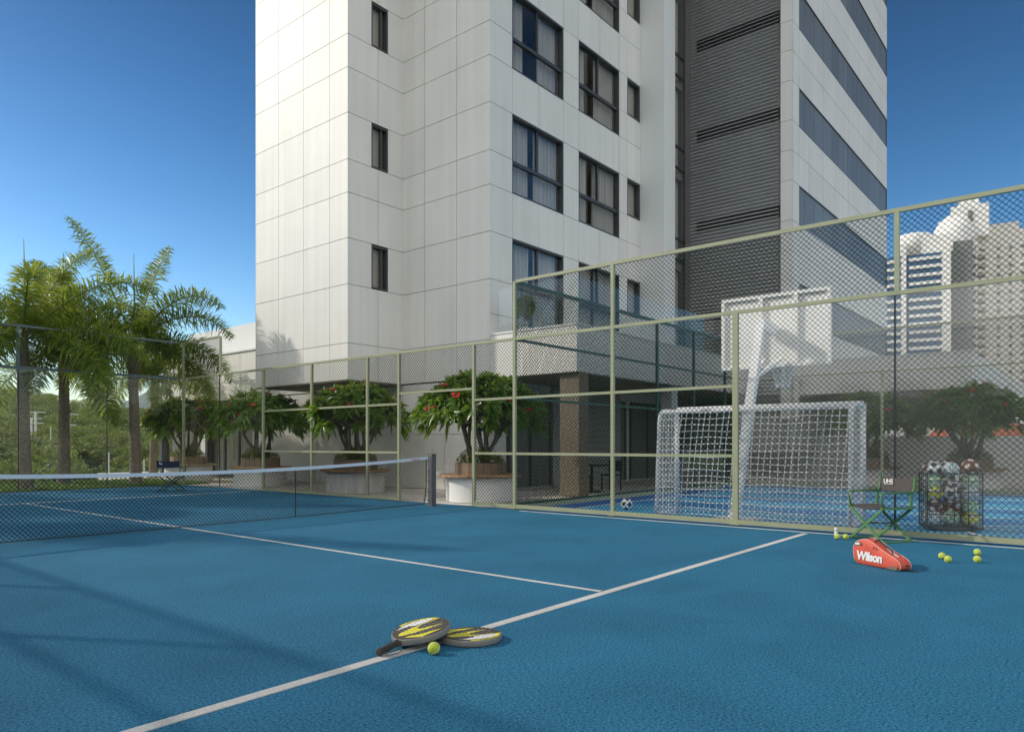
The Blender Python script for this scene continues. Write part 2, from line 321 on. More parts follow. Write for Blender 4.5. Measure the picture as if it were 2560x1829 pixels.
def hz(x,y):
    d=math.hypot(x,y); a=math.degrees(math.atan2(x,y))      # bearing from +Y towards +X
    t=min(max((d-42)/210,0),1)
    ridge=min(max(14-.6*(a-15),2.5),19)
    z=-7+(ridge+7)*(t**1.15)
    if d>252: z-= (d-252)*.25
    return z+1.5*math.sin(x*.06)*math.cos(y*.045)
m=MB(); xs=list(range(-330,260,10)); ys=list(range(-200,400,10)); 
m.v=[(x,y,hz(x,y)-2.0 if x<60 or y>40 else -12) for y in ys for x in xs]; nx=len(xs)
for j in range(len(ys)-1):
    for i in range(nx-1): m.f.append((j*nx+i,j*nx+i+1,(j+1)*nx+i+1,(j+1)*nx+i)); m.m.append(0)
struct(m.build('hill','hill',smooth=True))
def crown_quads(n,rx,rz,size,lumps=9):
    """leaf-clump quads spread over a lumpy dome; returns (n,4,3)"""
    L=np.random.randn(lumps,3); L/=np.linalg.norm(L,axis=1)[:,None]; L[:,2]=np.abs(L[:,2])*.9
    idx=np.random.randint(0,lumps,n); d=np.random.randn(n,3); d/=np.linalg.norm(d,axis=1)[:,None]
    rr=.30+.16*np.random.rand(lumps)
    c=L[idx]*np.array([rx*.66,rx*.66,rz*.6])+d*(rr[idx]*rx)[:,None]*np.array([1,1,.62])*(.75+.3*np.random.rand(n))[:,None]
    nrm=d+.7*np.random.randn(n,3); nrm/=np.linalg.norm(nrm,axis=1)[:,None]
    t=np.cross(nrm,np.random.randn(n,3)); t/=np.linalg.norm(t,axis=1)[:,None]; b=np.cross(nrm,t)
    s=(size*(.6+.8*np.random.rand(n)))[:,None]
    return np.stack([c-t*s-b*s*.6,c+t*s-b*s*.6,c+t*s*.7+b*s*.7,c-t*s*.7+b*s*.7],1)
protos=[crown_quads(1000,1,.75,.036) for _ in range(9)]
Q=[]
cand=0
for _ in range(9000):
    a=R(random.uniform(5,40)); d=52+225*random.random()**.8
    x=d*math.sin(a); y=d*math.cos(a)
    if cand>=1650: break
    cand+=1
    if cand>1150: a=R(random.uniform(-115,5)); d=60+200*random.random()**.8; x=d*math.sin(a); y=d*math.cos(a)
    r=random.uniform(2.8,5.0)*(0.8+.25*d/250)
    q=protos[random.randrange(9)].copy(); th=random.random()*6.28; cs,sn=math.cos(th),math.sin(th)
    q=q@np.array([[cs,sn,0],[-sn,cs,0],[0,0,1]]); q*=np.array([r,r,r*random.uniform(.8,1.1)]); q+=np.array([x,y,hz(x,y)+random.uniform(-.5,1.5)]); Q.append(q)
Q=np.concatenate(Q)
def quads_obj(name,Q,mats,parent=None):
    me=bpy.data.meshes.new(name); n=len(Q); me.vertices.add(n*4); me.vertices.foreach_set('co',Q.reshape(-1).astype(np.float32))
    me.loops.add(n*4); me.loops.foreach_set('vertex_index',np.arange(n*4)); me.polygons.add(n); me.polygons.foreach_set('loop_start',np.arange(0,n*4,4)); me.polygons.foreach_set('loop_total',np.full(n,4)); me.update(calc_edges=True)
    me.materials.append(M[mats]); o=bpy.data.objects.new(name,me); COL.objects.link(o)
    if parent is not None:o.parent=parent
    return o
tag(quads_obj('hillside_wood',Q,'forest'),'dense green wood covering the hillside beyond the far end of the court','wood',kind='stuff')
# nearer, single broad trees below the podium edge
near=[(8.5,40,-1.2,3.8,'dark spreading tree left of the first palm trunk, lowest on the slope'),(14,44,-1.0,4.4,'broad tree on the slope between the first two palm trunks'),(18.5,43,-2.2,3.6,'low rounded tree just right of the second palm trunk'),
 (23,46,-1.6,4.2,'flat topped tree midway between the second and third palm trunks'),(13,56,2.6,5,'tall tree on the slope under the white power poles'),(26,54,1.0,4.6,'spreading tree on the slope left of the third palm trunk'),(28.5,47,-2.6,3.6,'low tree on the slope seen just right of the third palm trunk'),(36,60,-.5,4.6,'tree beside the low white building seen right of the third palm trunk')]
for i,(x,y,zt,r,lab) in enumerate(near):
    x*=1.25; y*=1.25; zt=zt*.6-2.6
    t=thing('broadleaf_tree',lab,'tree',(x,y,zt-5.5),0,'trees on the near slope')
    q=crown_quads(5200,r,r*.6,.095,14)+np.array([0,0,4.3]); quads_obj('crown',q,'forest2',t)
    m=MB(); m.tube([(0,0,-3),(.1,0,0),(0,.15,2),(0.1,.1,4.6)],[.4,.32,.24,.1],8)
    for k in range(6): a=k*1.05+.3; m.tube([(0,.1,1.8),(r*.3*math.cos(a),r*.3*math.sin(a),3.2),(r*.62*math.cos(a),r*.62*math.sin(a),4.4)],[.16,.1,.05],6)
    m.build('trunk','bark',t,True)
# power poles on the slope
def pol(xs,d):   # world point on a bearing from the court corner, depth d
    k=(xs-1136.5)/1599; return (d*(.7713+k*.6365),d*(.6365-k*.7713))
for xs,zt,zb,d,arms,lab in ((79,6.1,-1,104,2,'white power pole with two crossarms right of the first palm trunk'),(70,5.2,-1,104,1,'shorter white pole beside the double armed power pole'),(153,5.9,-2,106,2,'white T shaped power pole just right of the second palm trunk'),(113,3.9,-2,104,0,'slender white pole between the first and second palm trunks'),(242,.45,-3,80,0,'short white post low on the slope left of the third palm trunk'),(320,-.2,-4,75,0,'short white post low on the slope right of the third palm trunk')):
    x,y=pol(xs,d); t=thing('power_pole',lab,'pole',(x,y,zb),0,'white poles on the wooded slope'); h=zt-zb; m=MB(); rp=.19 if arms else .09; m.tube([(0,0,0),(0,0,h)],[rp,rp*.8],8); m.build('pole','concrete',t)
    for k in range(arms): m=MB(); m.bar((-1.2+.3*k,.4,h-.12-k*1.6),(1.2-.3*k,-.4,h-.12-k*1.6),.14,.14); m.build('crossarm','concrete',t)
# far mountains
m=MB()
N=60; 
for r_ in range(6):
    for i in range(N+1):
        b=R(-5+60*i/N); d=2300+r_*260
        e=(185+38*math.sin(i*.42+1)+18*math.sin(i*.9)+8*math.sin(i*2.3))*[0,.45,.8,1,.7,.0][r_]
        m.v.append((d*math.sin(b),d*math.cos(b),-9+e+ (9*math.sin(i*3.1+r_*2))))
for r_ in range(5):
    for i in range(N): a=r_*(N+1)+i; m.f.append((a,a+1,a+N+2,a+N+1)); m.m.append(0)
struct(m.build('mountains','mountain',smooth=True))

# ---------------- fences ----------------
def fence(name,label,origin,udir,fm,wm,posts,rails,wires,glass,gm='glass_f',w=.062,pitch=.080,r=.0044,group=None,cat='fence',joints=()):
    """posts:(u,z0,z1,width) rails:(u0,u1,z,height) wires:(u0,u1,z0,z1) glass:(u0,u1,z0,z1)"""
    root=thing(name,label,cat,(origin[0],origin[1],0),0,group); u=Vector(udir); n=u.cross(Vector((0,0,1)))
    for a,z0,z1,pw in posts:
        m=MB(); m.obox(u*a+Vector((0,0,(z0+z1)/2)),u*pw/2,n*w/2,Vector((0,0,(z1-z0)/2))); m.build('post',fm,root)
    for a,b,z,h in rails:
        m=MB(); m.obox(u*(a+b)/2+Vector((0,0,z)),u*(b-a)/2,n*(w/2-.004),Vector((0,0,h/2))); m.build('rail',fm,root)
    if fm=='frame':
        for a,z0,z1,pw in posts:
            if z0<.1: m=MB(); m.obox(u*a+Vector((0,0,z0+.006)),u*(pw/2+.03),n*(w/2+.03),Vector((0,0,.006))); m.build('base_plate',fm,root)
    for a,b,z0,z1 in wires:
        m=MB(); diamond(m,(0,0),u,b-a,z0,z1,pitch,r); m.v=[(x+u.x*a,y+u.y*a,z) for x,y,z in m.v]; m.build('wire_mesh',wm,root)
    for a,b,z0,z1 in glass:
        m=MB(); m.obox(u*(a+b)/2+Vector((0,0,(z0+z1)/2))-n*.028,u*(b-a)/2,n*.005,Vector((0,0,(z1-z0)/2))); m.build('glass_pane',gm,root)
    for a,z0,z1 in joints:
        m=MB(); m.obox(u*a+Vector((0,0,(z0+z1)/2))-n*.028,u*.011,n*.012,Vector((0,0,(z1-z0)/2))); m.build('glass_joint','black',root)
    return root
T=4.57; L=3.42; r1=1.12; r2=2.24; hb=.075; hr=.048
# side fence, along +Y at X=11.2 : origin at Y=-6, u=+Y ; n = (1,0,0)*... 
Y0=-6.0; f=lambda y:y-Y0
def rl(y0,y1,z,h=hr): return (f(y0),f(y1),z,h)
# tall part from Y=-6 to 9.17
fence('wire_fence','tall pale green wire fence between tennis and sports courts, glass panes at its near end',(11.2,Y0),(0,1,0),'frame','wire',
 [(f(9.17),0.02,T,.062),(f(6.88),.02,T,.062),(f(4.59),.02,L,.09),(f(2.26),L,T,.062),(f(-.1),.02,T,.075),(f(-2.5),.02,T,.075)],
 [rl(-6,9.13,T,.06),rl(-6,9.13,L,.058),rl(4.64,9.13,r2),rl(4.64,9.13,r1),rl(-6,9.13,.065,hb)],
 [(f(6.92),f(9.13),.1,r1-.03),(f(6.92),f(9.13),r1+.03,r2-.03),(f(6.92),f(9.13),r2+.03,L-.04),(f(6.92),f(9.13),L+.04,T-.04),
  (f(4.64),f(6.84),.1,r1-.03),(f(4.64),f(6.84),r1+.03,r2-.03),(f(4.64),f(6.84),r2+.03,L-.04),(f(2.30),f(6.84),L+.04,T-.04),
  (f(-.06),f(4.54),.1,L-.04),(f(-.06),f(2.22),L+.04,T-.04),(f(-6),f(-.14),.1,L-.04),(f(-6),f(-.14),L+.04,T-.04)],
 [(f(2.29),f(4.53),.11,L-.04),(f(-.06),f(2.27),.11,L-.04)],'glass_r',joints=[(f(2.28),.11,L-.04)])
# low part with gateway, Y 9.2 -> 23
Y0=9.21
fence('wire_fence','lower pale green wire fence with open gateway behind the net post, past the round planters',(11.2,Y0),(0,1,0),'frame','wire',
 [(f(10.28),.02,L,.062),(f(12.63),.02,L,.062),(f(13.76),.02,L,.062),(f(16.03),.02,L,.062),(f(18.32),.02,L,.07),(f(20.67),L,T,.06),(f(23.0),.0,T,.085)],
 [rl(9.21,10.24,r1),rl(9.21,10.24,r2),rl(9.21,10.24,.065,hb),rl(9.21,20.62,L,.055),rl(20.71,22.95,L,.055),rl(10.32,12.59,2.48),
  rl(12.67,13.72,r1),rl(13.80,15.99,r1),rl(16.07,18.27,r1),rl(12.67,13.72,r2),rl(13.80,15.99,r2),rl(16.07,18.27,r2),rl(12.67,18.27,.05,.06),rl(20.71,22.95,T,.06)],
 [(f(9.22),f(10.24),.1,r1-.03),(f(9.22),f(10.24),r1+.03,r2-.03),(f(9.22),f(10.24),r2+.03,L-.04),(f(10.32),f(12.59),2.51,L-.04)]+
 [(f(a),f(b),z0,z1) for a,b in ((12.67,13.72),(13.80,15.99),(16.07,18.27)) for z0,z1 in ((.08,r1-.03),(r1+.03,r2-.03),(r2+.03,L-.04))]+[(f(20.71),f(22.95),L+.04,T-.03)],
 [(f(18.37),f(20.66),.03,L-.04),(f(20.69),f(22.95),.03,L-.04)],'glass_f',joints=[(f(20.675),.03,L-.04)])
# far end fence along X at Y=23
xe=[-1.3,1.9,4.3,6.64,8.92]
fence('glass_fence','far end fence, clear glass panes below and wire mesh above, before the palms',(-1.3,23.06),(1,0,0),'frame_blue','wire_black',
 [(x+1.3,L,T,.07) for x in (1.9,4.3,6.64-.02,8.92)],[(0,12.4,L,.07),(0,12.4,T,.06)],
 [(a+.04,b-.04,L+.04,T-.03) for a,b in zip([0]+[x+1.3 for x in xe[1:]],[x+1.3 for x in xe[1:]]+[12.46])],
 [(a+.01,b-.01,.03,L-.04) for a,b in zip([0]+[x+1.3 for x in xe[1:]],[x+1.3 for x in xe[1:]]+[12.44])],'glass_f',pitch=.078,joints=[(x+1.3,.03,L-.04) for x in xe[1:]])
# side fence on the camera's left, only its shadow and reflection show
ys_=[-4,-1,2,5,8,11,14,17,20,23]
fence('wire_fence','tall wire fence left of the tennis court, casting its grid shadow across the foreground',(-1.35,-6),(0,1,0),'frame','wire_black',
 [(y+6,0,T,.05) for y in ys_],[(0,29,T,.05),(0,29,L,.05),(0,29,r2,.04),(0,29,r1,.04),(0,29,.06,.08)],
 [(0,29,.1,r1-.03),(0,29,r1+.03,r2-.03),(0,29,r2+.03,L-.04),(0,29,L+.04,T-.04)],[])
# fence returning along X at Y=9.2 between sports court and terrace
xs_=[15.0,17.2,19.4,21.6]
fence('wire_fence','dark green wire fence running back from the tall fence corner along the podium side',(11.26,9.2),(1,0,0),'frame_dark','wire',
 [(x-11.26,.05,T,.07) for x in xs_]+[(22.4-11.26,.05,T,.07)],[(.03,11.1,T,.07),(.03,11.1,L,.05),(.03,11.1,r2,.05),(.03,11.1,.1,.06)],
 [(.03,11.1,.12,r2-.03),(.03,11.1,r2+.03,L-.03),(.03,11.1,L+.03,T-.04)],[])
# fence on the far side of the sports court
ys_=[7,4.8,2.55,.3,-2,-4.2,-6.4]
fence('wire_fence','wire fence along the far side of the sports court, in front of the tree planters',(22.4,-8.8),(0,1,0),'frame','wire',
 [(1.12+8.8,.05,T,.08),(4.9+8.8,.05,L,.07),(7.4+8.8,.05,L,.07),(-2+8.8,.05,T,.08),(-5+8.8,.05,T,.08)],[(0,17.9,T,.07),(0,17.9,L-.05,.06),(0,17.9,.1,.06)],
 [(0,17.9,.12,L-.1),(0,17.9,L,T-.04)],[])

# ---------------- tennis net ----------------
def ntop(x): return .875+.185*((x-5.4)/5.5)**2
t=thing('tennis_net','long black tennis net with pale blue white head tape stretched across the court','net',(0,0,0))
NY=11.12; xa,xb=-.2,10.62
m=MB(); k=-1.2; pitch=.062; rr=.0042
segs=[]
def clipline(x0,sg):
    # diagonal from bottom z=.03 rising; find crossing with top curve
    pts=[]; zz=.03
    x=x0; step=.05; prev=None
    top=None
    for i in range(40):
        if zz>ntop(x)-.03: break
        if xa<=x<=xb: pts.append((x,NY+rr*sg,zz))
        x+=sg*step*.96; zz+=step
    return pts
x=xa-1.2
while x<xb+1.2:
    for sg in (1,-1):
        p=clipline(x,sg)
        if len(p)>1: m.tube([p[0],p[len(p)//2],p[-1]] if len(p)>2 else p,rr,3,cap=False)
    x+=pitch
m.build('net_mesh','wire_black',t)
m=MB(); N=40
for i in range(N):
    x0=xa+(xb+.03-xa)*i/N; x1=xa+(xb+.03-xa)*(i+1)/N
    for yy in (-.012,.012): m.quad((x0,NY+yy,ntop(x0)-.055),(x1,NY+yy,ntop(x1)-.055),(x1,NY+yy*.6,ntop(x1)),(x0,NY+yy*.6,ntop(x0)))
    m.quad((x0,NY-.0072,ntop(x0)),(x1,NY-.0072,ntop(x1)),(x1,NY+.0072,ntop(x1)),(x0,NY+.0072,ntop(x0)))
m.build('head_tape','tape',t,True)
m=MB()
for k in range(5): m.box(10.2+k*.045,10.2+k*.045+.03,NY-.0145,NY-.0135,ntop(10.3)-.045,ntop(10.3)-.022)
m.build('tape_print','tape_red',t)
m=MB(); m.tube([(xb,NY,ntop(xb)-.05),(xb,NY,.55),(xb-.015,NY,.25),(xb-.07,NY,.07)],.013,6); m.tube([(xb-.06,NY,.05),(8,NY,.022),(5.4,NY,.02),(2,NY,.025),(xa,NY,.03)],.008,5); m.build('edge_cord','black',t)
m=MB(); m.box(7.42,7.435,NY-.006,NY+.006,.03,ntop(7.4)-.05); m.build('net_seam','black',t)
m=MB()
for z_ in (.95,.74,.53,.3,.12): m=MB(); m.tube([(xb,NY,z_),(10.72,NY,z_+.01)],.005,5); m.build('tie_cord','black',t)
def netpost(x,lab):
    p=thing('net_post',lab,'post',(x,NY,0),0,'posts holding the tennis net')
    m=MB(); m.box(-.065,.065,-.065,.065,0,1.085); bevel(m.build('post','grey_metal',p),.012)
    m=MB(); m.box(-.07,.07,-.07,.07,1.085,1.1); m.build('cap','black',p)
    m=MB(); m.box(-.11,.11,-.11,.11,0,.012); m.build('base_plate','grey_metal',p)
netpost(10.79,'square grey post at the right end of the tennis net, by the open gateway')
netpost(-.4,'square grey post at the left end of the tennis net, outside the picture')

# ---------------- tower ----------------
Z0=8.41; ST=3.53; TOP=8
def facade(parent,o,u,nrm,rows,gap=.016,th=.03,name='wall_cladding',mt='panel',back='joint'):
    """o: point at s=0; u along; nrm outward; rows: (z0,z1,[s...],holes)"""
    m=MB(); u=Vector((*u,0)); n=Vector((*nrm,0)); o=Vector((*o,0))
    for z0,z1,ss,holes in rows:
        for i in range(len(ss)-1):
            if i in holes: continue
            a,b=ss[i],ss[i+1]
            m.quad(o+u*a+Vector((0,0,z0))-n*.001,o+u*b+Vector((0,0,z0))-n*.001,o+u*b+Vector((0,0,z1))-n*.001,o+u*a+Vector((0,0,z1))-n*.001,1)
            g=gap/2
            c=o+u*(a+b)/2+Vector((0,0,(z0+z1)/2))+n*(th/2)
            m.obox(c,u*((b-a)/2-g),n*(th/2),Vector((0,0,(z1-z0)/2-g)),0)
    return m.build(name,[mt,back],parent)
def window(parent,o,u,nrm,a,b,z0,z1,mull=None,transom=None,curtain=.6,seed=0,fr=.05,frost=False):
    rnd=random.Random(seed); u=Vector((*u,0)); n=Vector((*nrm,0)); o=Vector((*o,0)); Z=Vector((0,0,1))
    P=lambda s,z,d: o+u*s+Z*z-n*d
    f=MB()
    def fb(s0,s1,za,zb,d0,d1): c=P((s0+s1)/2,(za+zb)/2,(d0+d1)/2); f.obox(c,u*(s1-s0)/2,n*(d1-d0)/2,Z*(zb-za)/2)
    fb(a,a+fr,z0,z1,-.02,.16); fb(b-fr,b,z0,z1,-.02,.16); fb(a+fr,b-fr,z0,z0+fr,-.018,.16); fb(a+fr,b-fr,z1-fr,z1,-.018,.16)
    if mull: 
        for q in mull: fb(q-fr*.7,q+fr*.7,(transom+.05 if transom else z0+fr),z1-fr,.05,.13)
    if transom:
        fb(a+fr,b-fr,transom-.05,transom+.05,.03,.135)
    w=f.build('window','dark_frame',parent)
    g=MB(); g.obox(P((a+b)/2,(z0+z1)/2,.095),u*((b-a)/2-fr*.5),n*.004,Z*((z1-z0)/2-fr*.5)); g.build('glass_pane','winglass',w)
    if frost:
        g=MB(); g.obox(P((a+b)/2,(z0+z1)/2,.2),u*((b-a)/2-.02),n*.004,Z*((z1-z0)/2-.02)); g.build('blind','blind',w)
    r_=MB(); D=2.2; zc=z1+.25; zf=z0-.5; A=a-.0; B=b+.0
    r_.quad(P(A,z0,D),P(B,z0,D),P(B,z1,D),P(A,z1,D)); r_.quad(P(A,z0,.17),P(A,z0,D),P(A,z1,D),P(A,z1,.17)); r_.quad(P(B,z0,D),P(B,z0,.17),P(B,z1,.17),P(B,z1,D))
    r_.quad(P(A,z1,.17),P(A,z1,D),P(B,z1,D),P(B,z1,.17)); r_.quad(P(A,z0,.17),P(B,z0,.17),P(B,z0,D),P(A,z0,D))
    r_.build('interior','room',w)
    if curtain>0:
        spans=[(a+fr,a+fr+(b-a)*rnd.uniform(.08,.3+.2*curtain)),(b-fr-(b-a)*rnd.uniform(.3,.55),b-fr)]
        if rnd.random()<.5: spans=[(a+fr,a+(b-a)*.42),(a+(b-a)*.5,b-fr)]
        c=MB()
        for s0,s1 in spans:
            K=max(6,int((s1-s0)/.022)); ph=rnd.random()*6; pts=[]
            for i in range(K+1):
                s=s0+(s1-s0)*i/K; d=.24+.035*math.sin(s*34+ph+1.5*math.sin(s*5+ph))+.015*math.sin(s*71)
                pts.append((s,d))
            for (s_,d_),(s2,d2) in zip(pts,pts[1:]): c.quad(P(s_,z0+.03,d_),P(s2,z0+.03,d2),P(s2,z1-.03,d2*.98+.01),P(s_,z1-.03,d_*.98+.01))
        if c.v: c.build('curtain','curtain',w,True)
    return w
tw=thing('apartment_tower','tall white panelled apartment tower rising behind the courts','building',(0,0,0))
def std_rows(ss,low=True,holes_fn=None):
    rows=[]
    if low: rows+= [(3.13,4.17,ss,()),(4.17,5.83,ss,()),(5.83,7.13,ss,()),(7.13,8.41,ss,())]
    for k in range(0,TOP):
        z=Z0+k*ST; rows+=[(z,z+.94,ss,()),(z+.94,z+2.25,ss,()),(z+2.25,z+ST,ss,())]
    return rows
TZ=Z0+TOP*ST
# left face X=12.73 (normal -X)
facade(tw,(12.73,0),(0,1),(-1,0),std_rows([16.47,17.31,18.6,19.92,21.22]))
facade(tw,(12.70,21.22),(1,0),(0,1),std_rows([0,1.5,3,4.5,6,7.5,9,10.5,12]))
# face 2 Y=16.5 (normal -Y) with slot windows
rows=[]; wz=[]
for (z0,z1) in [(3.13,4.17),(4.17,5.83),(5.83,7.13),(7.13,8.41)]: rows.append((z0,z1,[12.70,13.79,14.8],()) if z0!=5.83 else (z0,z1,[12.70,13.55,14.17,14.8],(1,)))
wz.append((5.85,7.10))
for k in range(TOP):
    z=Z0+k*ST; rows+=[(z,z+.94,[12.70,13.79,14.8],()),(z+.94,z+2.25,[12.70,13.55,14.17,14.8],(1,)),(z+2.25,z+ST,[12.70,13.79,14.8],())]
    if k<5: wz.append((z+.96,z+2.22))
    else: wz.append((z+.96,z+2.22))
facade(tw,(0,16.5),(1,0),(0,-1),rows)
for i,(a,b) in enumerate(wz): window(tw,(0,16.5),(1,0),(0,-1),13.55,14.17,a,b,mull=[13.98],curtain=0,seed=i,fr=.045,frost=True)
# face 3 X=14.8
facade(tw,(14.8,0),(0,1),(-1,0),std_rows([12.97,14.23,15.54,16.5]))
# face 4 Y=13
C4=[14.77,15.73,16.97,18.23,19.06,20.3,21.54,22.07,23.0]
CW=[14.77,15.73,18.23,19.06,21.54,22.07,23.0]
rows=[(4.17,4.88,CW,(1,3)),(4.88,5.83,CW,(1,3)),(5.83,7.13,CW,(1,3,5)),(7.13,8.41,C4,())]
for k in range(TOP):
    z=Z0+k*ST; rows+=[(z,z+.94,CW,(1,3)),(z+.94,z+2.25,CW,(1,3,5)),(z+2.25,z+ST,C4,())]
facade(tw,(0,13.0),(1,0),(0,-1),rows)
for k in range(-1,5):
    z=Z0+k*ST if k>=0 else 4.88; zt=z+2.25 if k>=0 else 7.13; z_l=z if k>=0 else 4.17
    o_=(0,13.0)
    window(tw,o_,(1,0),(0,-1),15.73,18.23,z_l,zt,mull=[17.0],transom=z+.92,curtain=.7,seed=k*7+3)
    window(tw,o_,(1,0),(0,-1),19.06,21.54,z_l,zt,mull=[20.3],transom=z+.92,curtain=.6,seed=k*7+5)
    window(tw,o_,(1,0),(0,-1),22.07,22.97,z+.95,zt,curtain=0,seed=1,fr=.06,frost=True)
# smooth pillar and lift-lobby glazing
m=MB(); m.box(23.0,23.8,12.0,20,3.1,TZ); bevel(m.build('pillar','render',tw),.02,2)
m=MB()
z=3.2
while z<TZ: m.box(23.8,26.0,12.75,12.8,z,z+ST-.02); z+=ST
g=m.build('lobby_glass','winglass',tw)
m=MB(); m.box(23.8,26.0,13.0,13.1,3.1,TZ,0)
for k in range(-1,TOP+1):
    z=Z0+k*ST; m.box(23.8,26,12.82,13.0,z-.35,z-.05,1)
m.build('lobby_wall',['render','joint'],tw)
m=MB()
for k in range(-2,TOP+1):
    z=Z0+k*ST; m.box(23.8,26,12.68,12.76,z-.05,z+.03); m.box(23.8,26,12.68,12.76,z+.75,z+.82)
for x in (24.75,25.97): m.box(x-.025,x+.025,12.69,12.74,3.1,TZ)
m.build('lobby_frame','dark_frame',tw)
# louvred face X=26, Y 8.95..12.45
m=MB(); z=3.15; i=0
while z<TZ-.1:
    fr_=((z-Z0)%ST)/ST
    dz=.135
    m.obox((26.02,10.78,z),Vector((.048,0,.029)),Vector((0,1.70,0)),Vector((-.004,0,.007)))
    z+=dz
m.build('louvre_blades','louver',tw)
m=MB(); m.box(26.35,26.4,8.9,12.6,3.1,TZ,0)
for k in range(-2,TOP):
    z=Z0+k*ST+1.15; m.box(26.30,26.345,9.15,12.35,z,z+.42,1)
m.build('louvre_backing',['louver','void'],tw)
# block face 5 Y=8.6 with ribbon windows
J=[25.97,26.7,27.76,29.53,31.34,33.12,34.85,36.62,38.35,40.17]
BW=[26.7,27.4,28.59,29.68,30.84,31.79,32.49,33.12,33.9,34.61,35.56,36.69,37.77,38.9,40.14]
rows=[]
for k in range(-2,TOP):
    z=Z0+k*ST; rows+=[(z+2.25,z+3.32,J,()),(z+3.32,z+ST+.84,J,())]
    rows.append((z+.84,z+2.25,[25.97,26.7],()))
facade(tw,(0,8.6),(1,0),(0,-1),rows,gap=.02)
for k in range(-1,TOP):
    z=Z0+k*ST; m=MB()
    for a,b in zip(BW,BW[1:]): m.box(a+.012,b-.012,8.605,8.63,z+.87,z+2.22)
    w_=m.build('ribbon_window','band',tw)
    m=MB(); m.box(26.7,40.16,8.57,8.66,z+.84,z+.868); m.box(26.7,40.16,8.57,8.66,z+2.222,z+2.25)
    for a in (26.7,40.13): m.box(a,a+.03,8.57,8.66,z+.868,z+2.222)
    m.build('window_frame','dark_frame',w_)
rows=[]
for k in range(-2,TOP):
    z=Z0+k*ST; rows+=[(z+.84,z+2.25,[8.57,8.98],()),(z+2.25,z+3.32,[8.57,8.98],()),(z+3.32,z+ST+.84,[8.57,8.98],())]
facade(tw,(25.97,0),(0,1),(-1,0),rows)
# core volumes behind the cladding (kept clear of rooms)
m=MB(); m.box(12.76,14.8,17.2,21.1,3.2,TZ); m.box(14.85,16,15.6,21.1,3.2,TZ); m.box(15.9,23.2,16.2,21.1,3.2,TZ); m.box(23.1,40.1,13.72,21.1,3.2,TZ); m.box(26.45,40.1,8.75,13.8,1,TZ); m.box(12.7,40.15,8.65,21.2,TZ,TZ+.3)
m.build('core','joint',tw)
m=MB(); m.box(12.72,14.83,16.48,21.2,3.10,3.128); m.build('soffit','soffit',tw)

# ---------------- podium building under the tower ----------------
pb=thing('podium_building','low cream podium building with deep overhanging roof terrace around the courts','building',(0,0,0))
def yx(x,X): d=X/(.7713+(x-1136.5)/1599*.6365); return d*(.6365-(x-1136.5)/1599*.7713)
d0,d1_=yx(467,14.8),yx(562,14.8)      # glazed door
g0,g1=yx(366,14.8),yx(447,14.8)
ss=[13.0,14.7,16.5,18.3,20.0]
rows=[(0,1.6,ss+[d1_],()),(1.6,3.1,ss+[d1_],()),
 (0.05,3.05,[d1_,d0,g1,g0,32.3],(0,2)),(3.05,3.75,[21.2,23.4,25.8,28.3,30.4,32.3],()),(3.75,4.87,[21.2,22.4,25.8,28.3,32.3],())]
facade(pb,(14.8,0),(0,1),(-1,0),rows,gap=.014)
m=MB(); m.box(15.6,22,20.5,32.2,0,4.8); m.box(14.9,17,19.0,21.5,3.0,4.8) ; m.box(18,22,13.2,20.5,0,3.1); m.build('core','joint',pb)
m=MB(); m.box(14.72,22,21.25,32.35,4.87,4.93); m.build('coping','render',pb)
# glazed doors of podium
def gl(a,b,z0,z1,n_):
    w=MB(); 
    for i in range(n_+1):
        s=a+(b-a)*i/n_; w.box(14.80,14.9,s-.04,s+.04,z0,z1)
    w.box(14.80,14.9,a,b,z1,z1+.08); w.box(14.80,14.9,a,b,z0-.02,z0+.06)
    w.box(14.66,14.99,b-.02,b+.16,z0,z1+.09)
    o=w.build('glazed_door','dark_frame',pb); g=MB(); g.box(14.85,14.86,a,b,z0,z1); g.build('glass_pane','winglass',o)
    c=MB(); K=60
    for i in range(K):
        s0=a+(b-a)*i/K; s1=a+(b-a)*(i+1)/K
        c.quad((15.15+.05*math.sin(i*1.1),s0,z0),(15.15+.05*math.sin(i*1.1+1.1),s1,z0),(15.15+.05*math.sin(i*1.1+1.1),s1,z1),(15.15+.05*math.sin(i*1.1),s0,z1))
    c.build('curtain','curtain',o,True)
gl(d1_,d0,.05,3.0,3); gl(g1,g0,.05,3.0,2)
m=MB(); m.box(15.5,15.6,d1_,32,0,3.1); m.build('interior','room',pb)
# roof terrace fascia, L shape
m=MB()
def fasc(x0,x1,y0,y1): m.box(x0,x1,y0,y1,3.12,4.28)
fasc(14.8,15.0,10.13,13.0); fasc(15.0,27.2,10.13,10.33); fasc(27.0,27.2,3.3,10.13); fasc(27.2,60,3.3,3.5)
m.build('fascia','panel',pb)
m=MB(); m.quad((14.85,10.2,3.14),(27.2,10.2,3.14),(27.2,15.0,3.14),(14.85,15.0,3.14)); m.quad((27.1,3.4,3.15),(60,3.4,3.15),(60,12,3.15),(27.1,12,3.15)); m.build('soffit','soffit',pb)
m=MB(); m.box(15.0,27.2,10.33,12.95,4.0,4.2); m.box(27.2,60,3.5,8.5,4.0,4.2); m.build('terrace_deck','paving',pb)
m=MB(); m.box(14.78,15.02,10.11,13.0,4.28,4.33); m.box(15.02,27.0,10.11,10.35,4.28,4.33); m.box(26.98,27.22,3.28,10.1,4.28,4.33); m.build('coping','render',pb)
m=MB(); m.box(14.9,14.912,10.2,12.75,4.33,5.52); m.box(14.95,26.9,10.22,10.232,4.33,5.52); m.build('glass_railing','glass_f',pb)
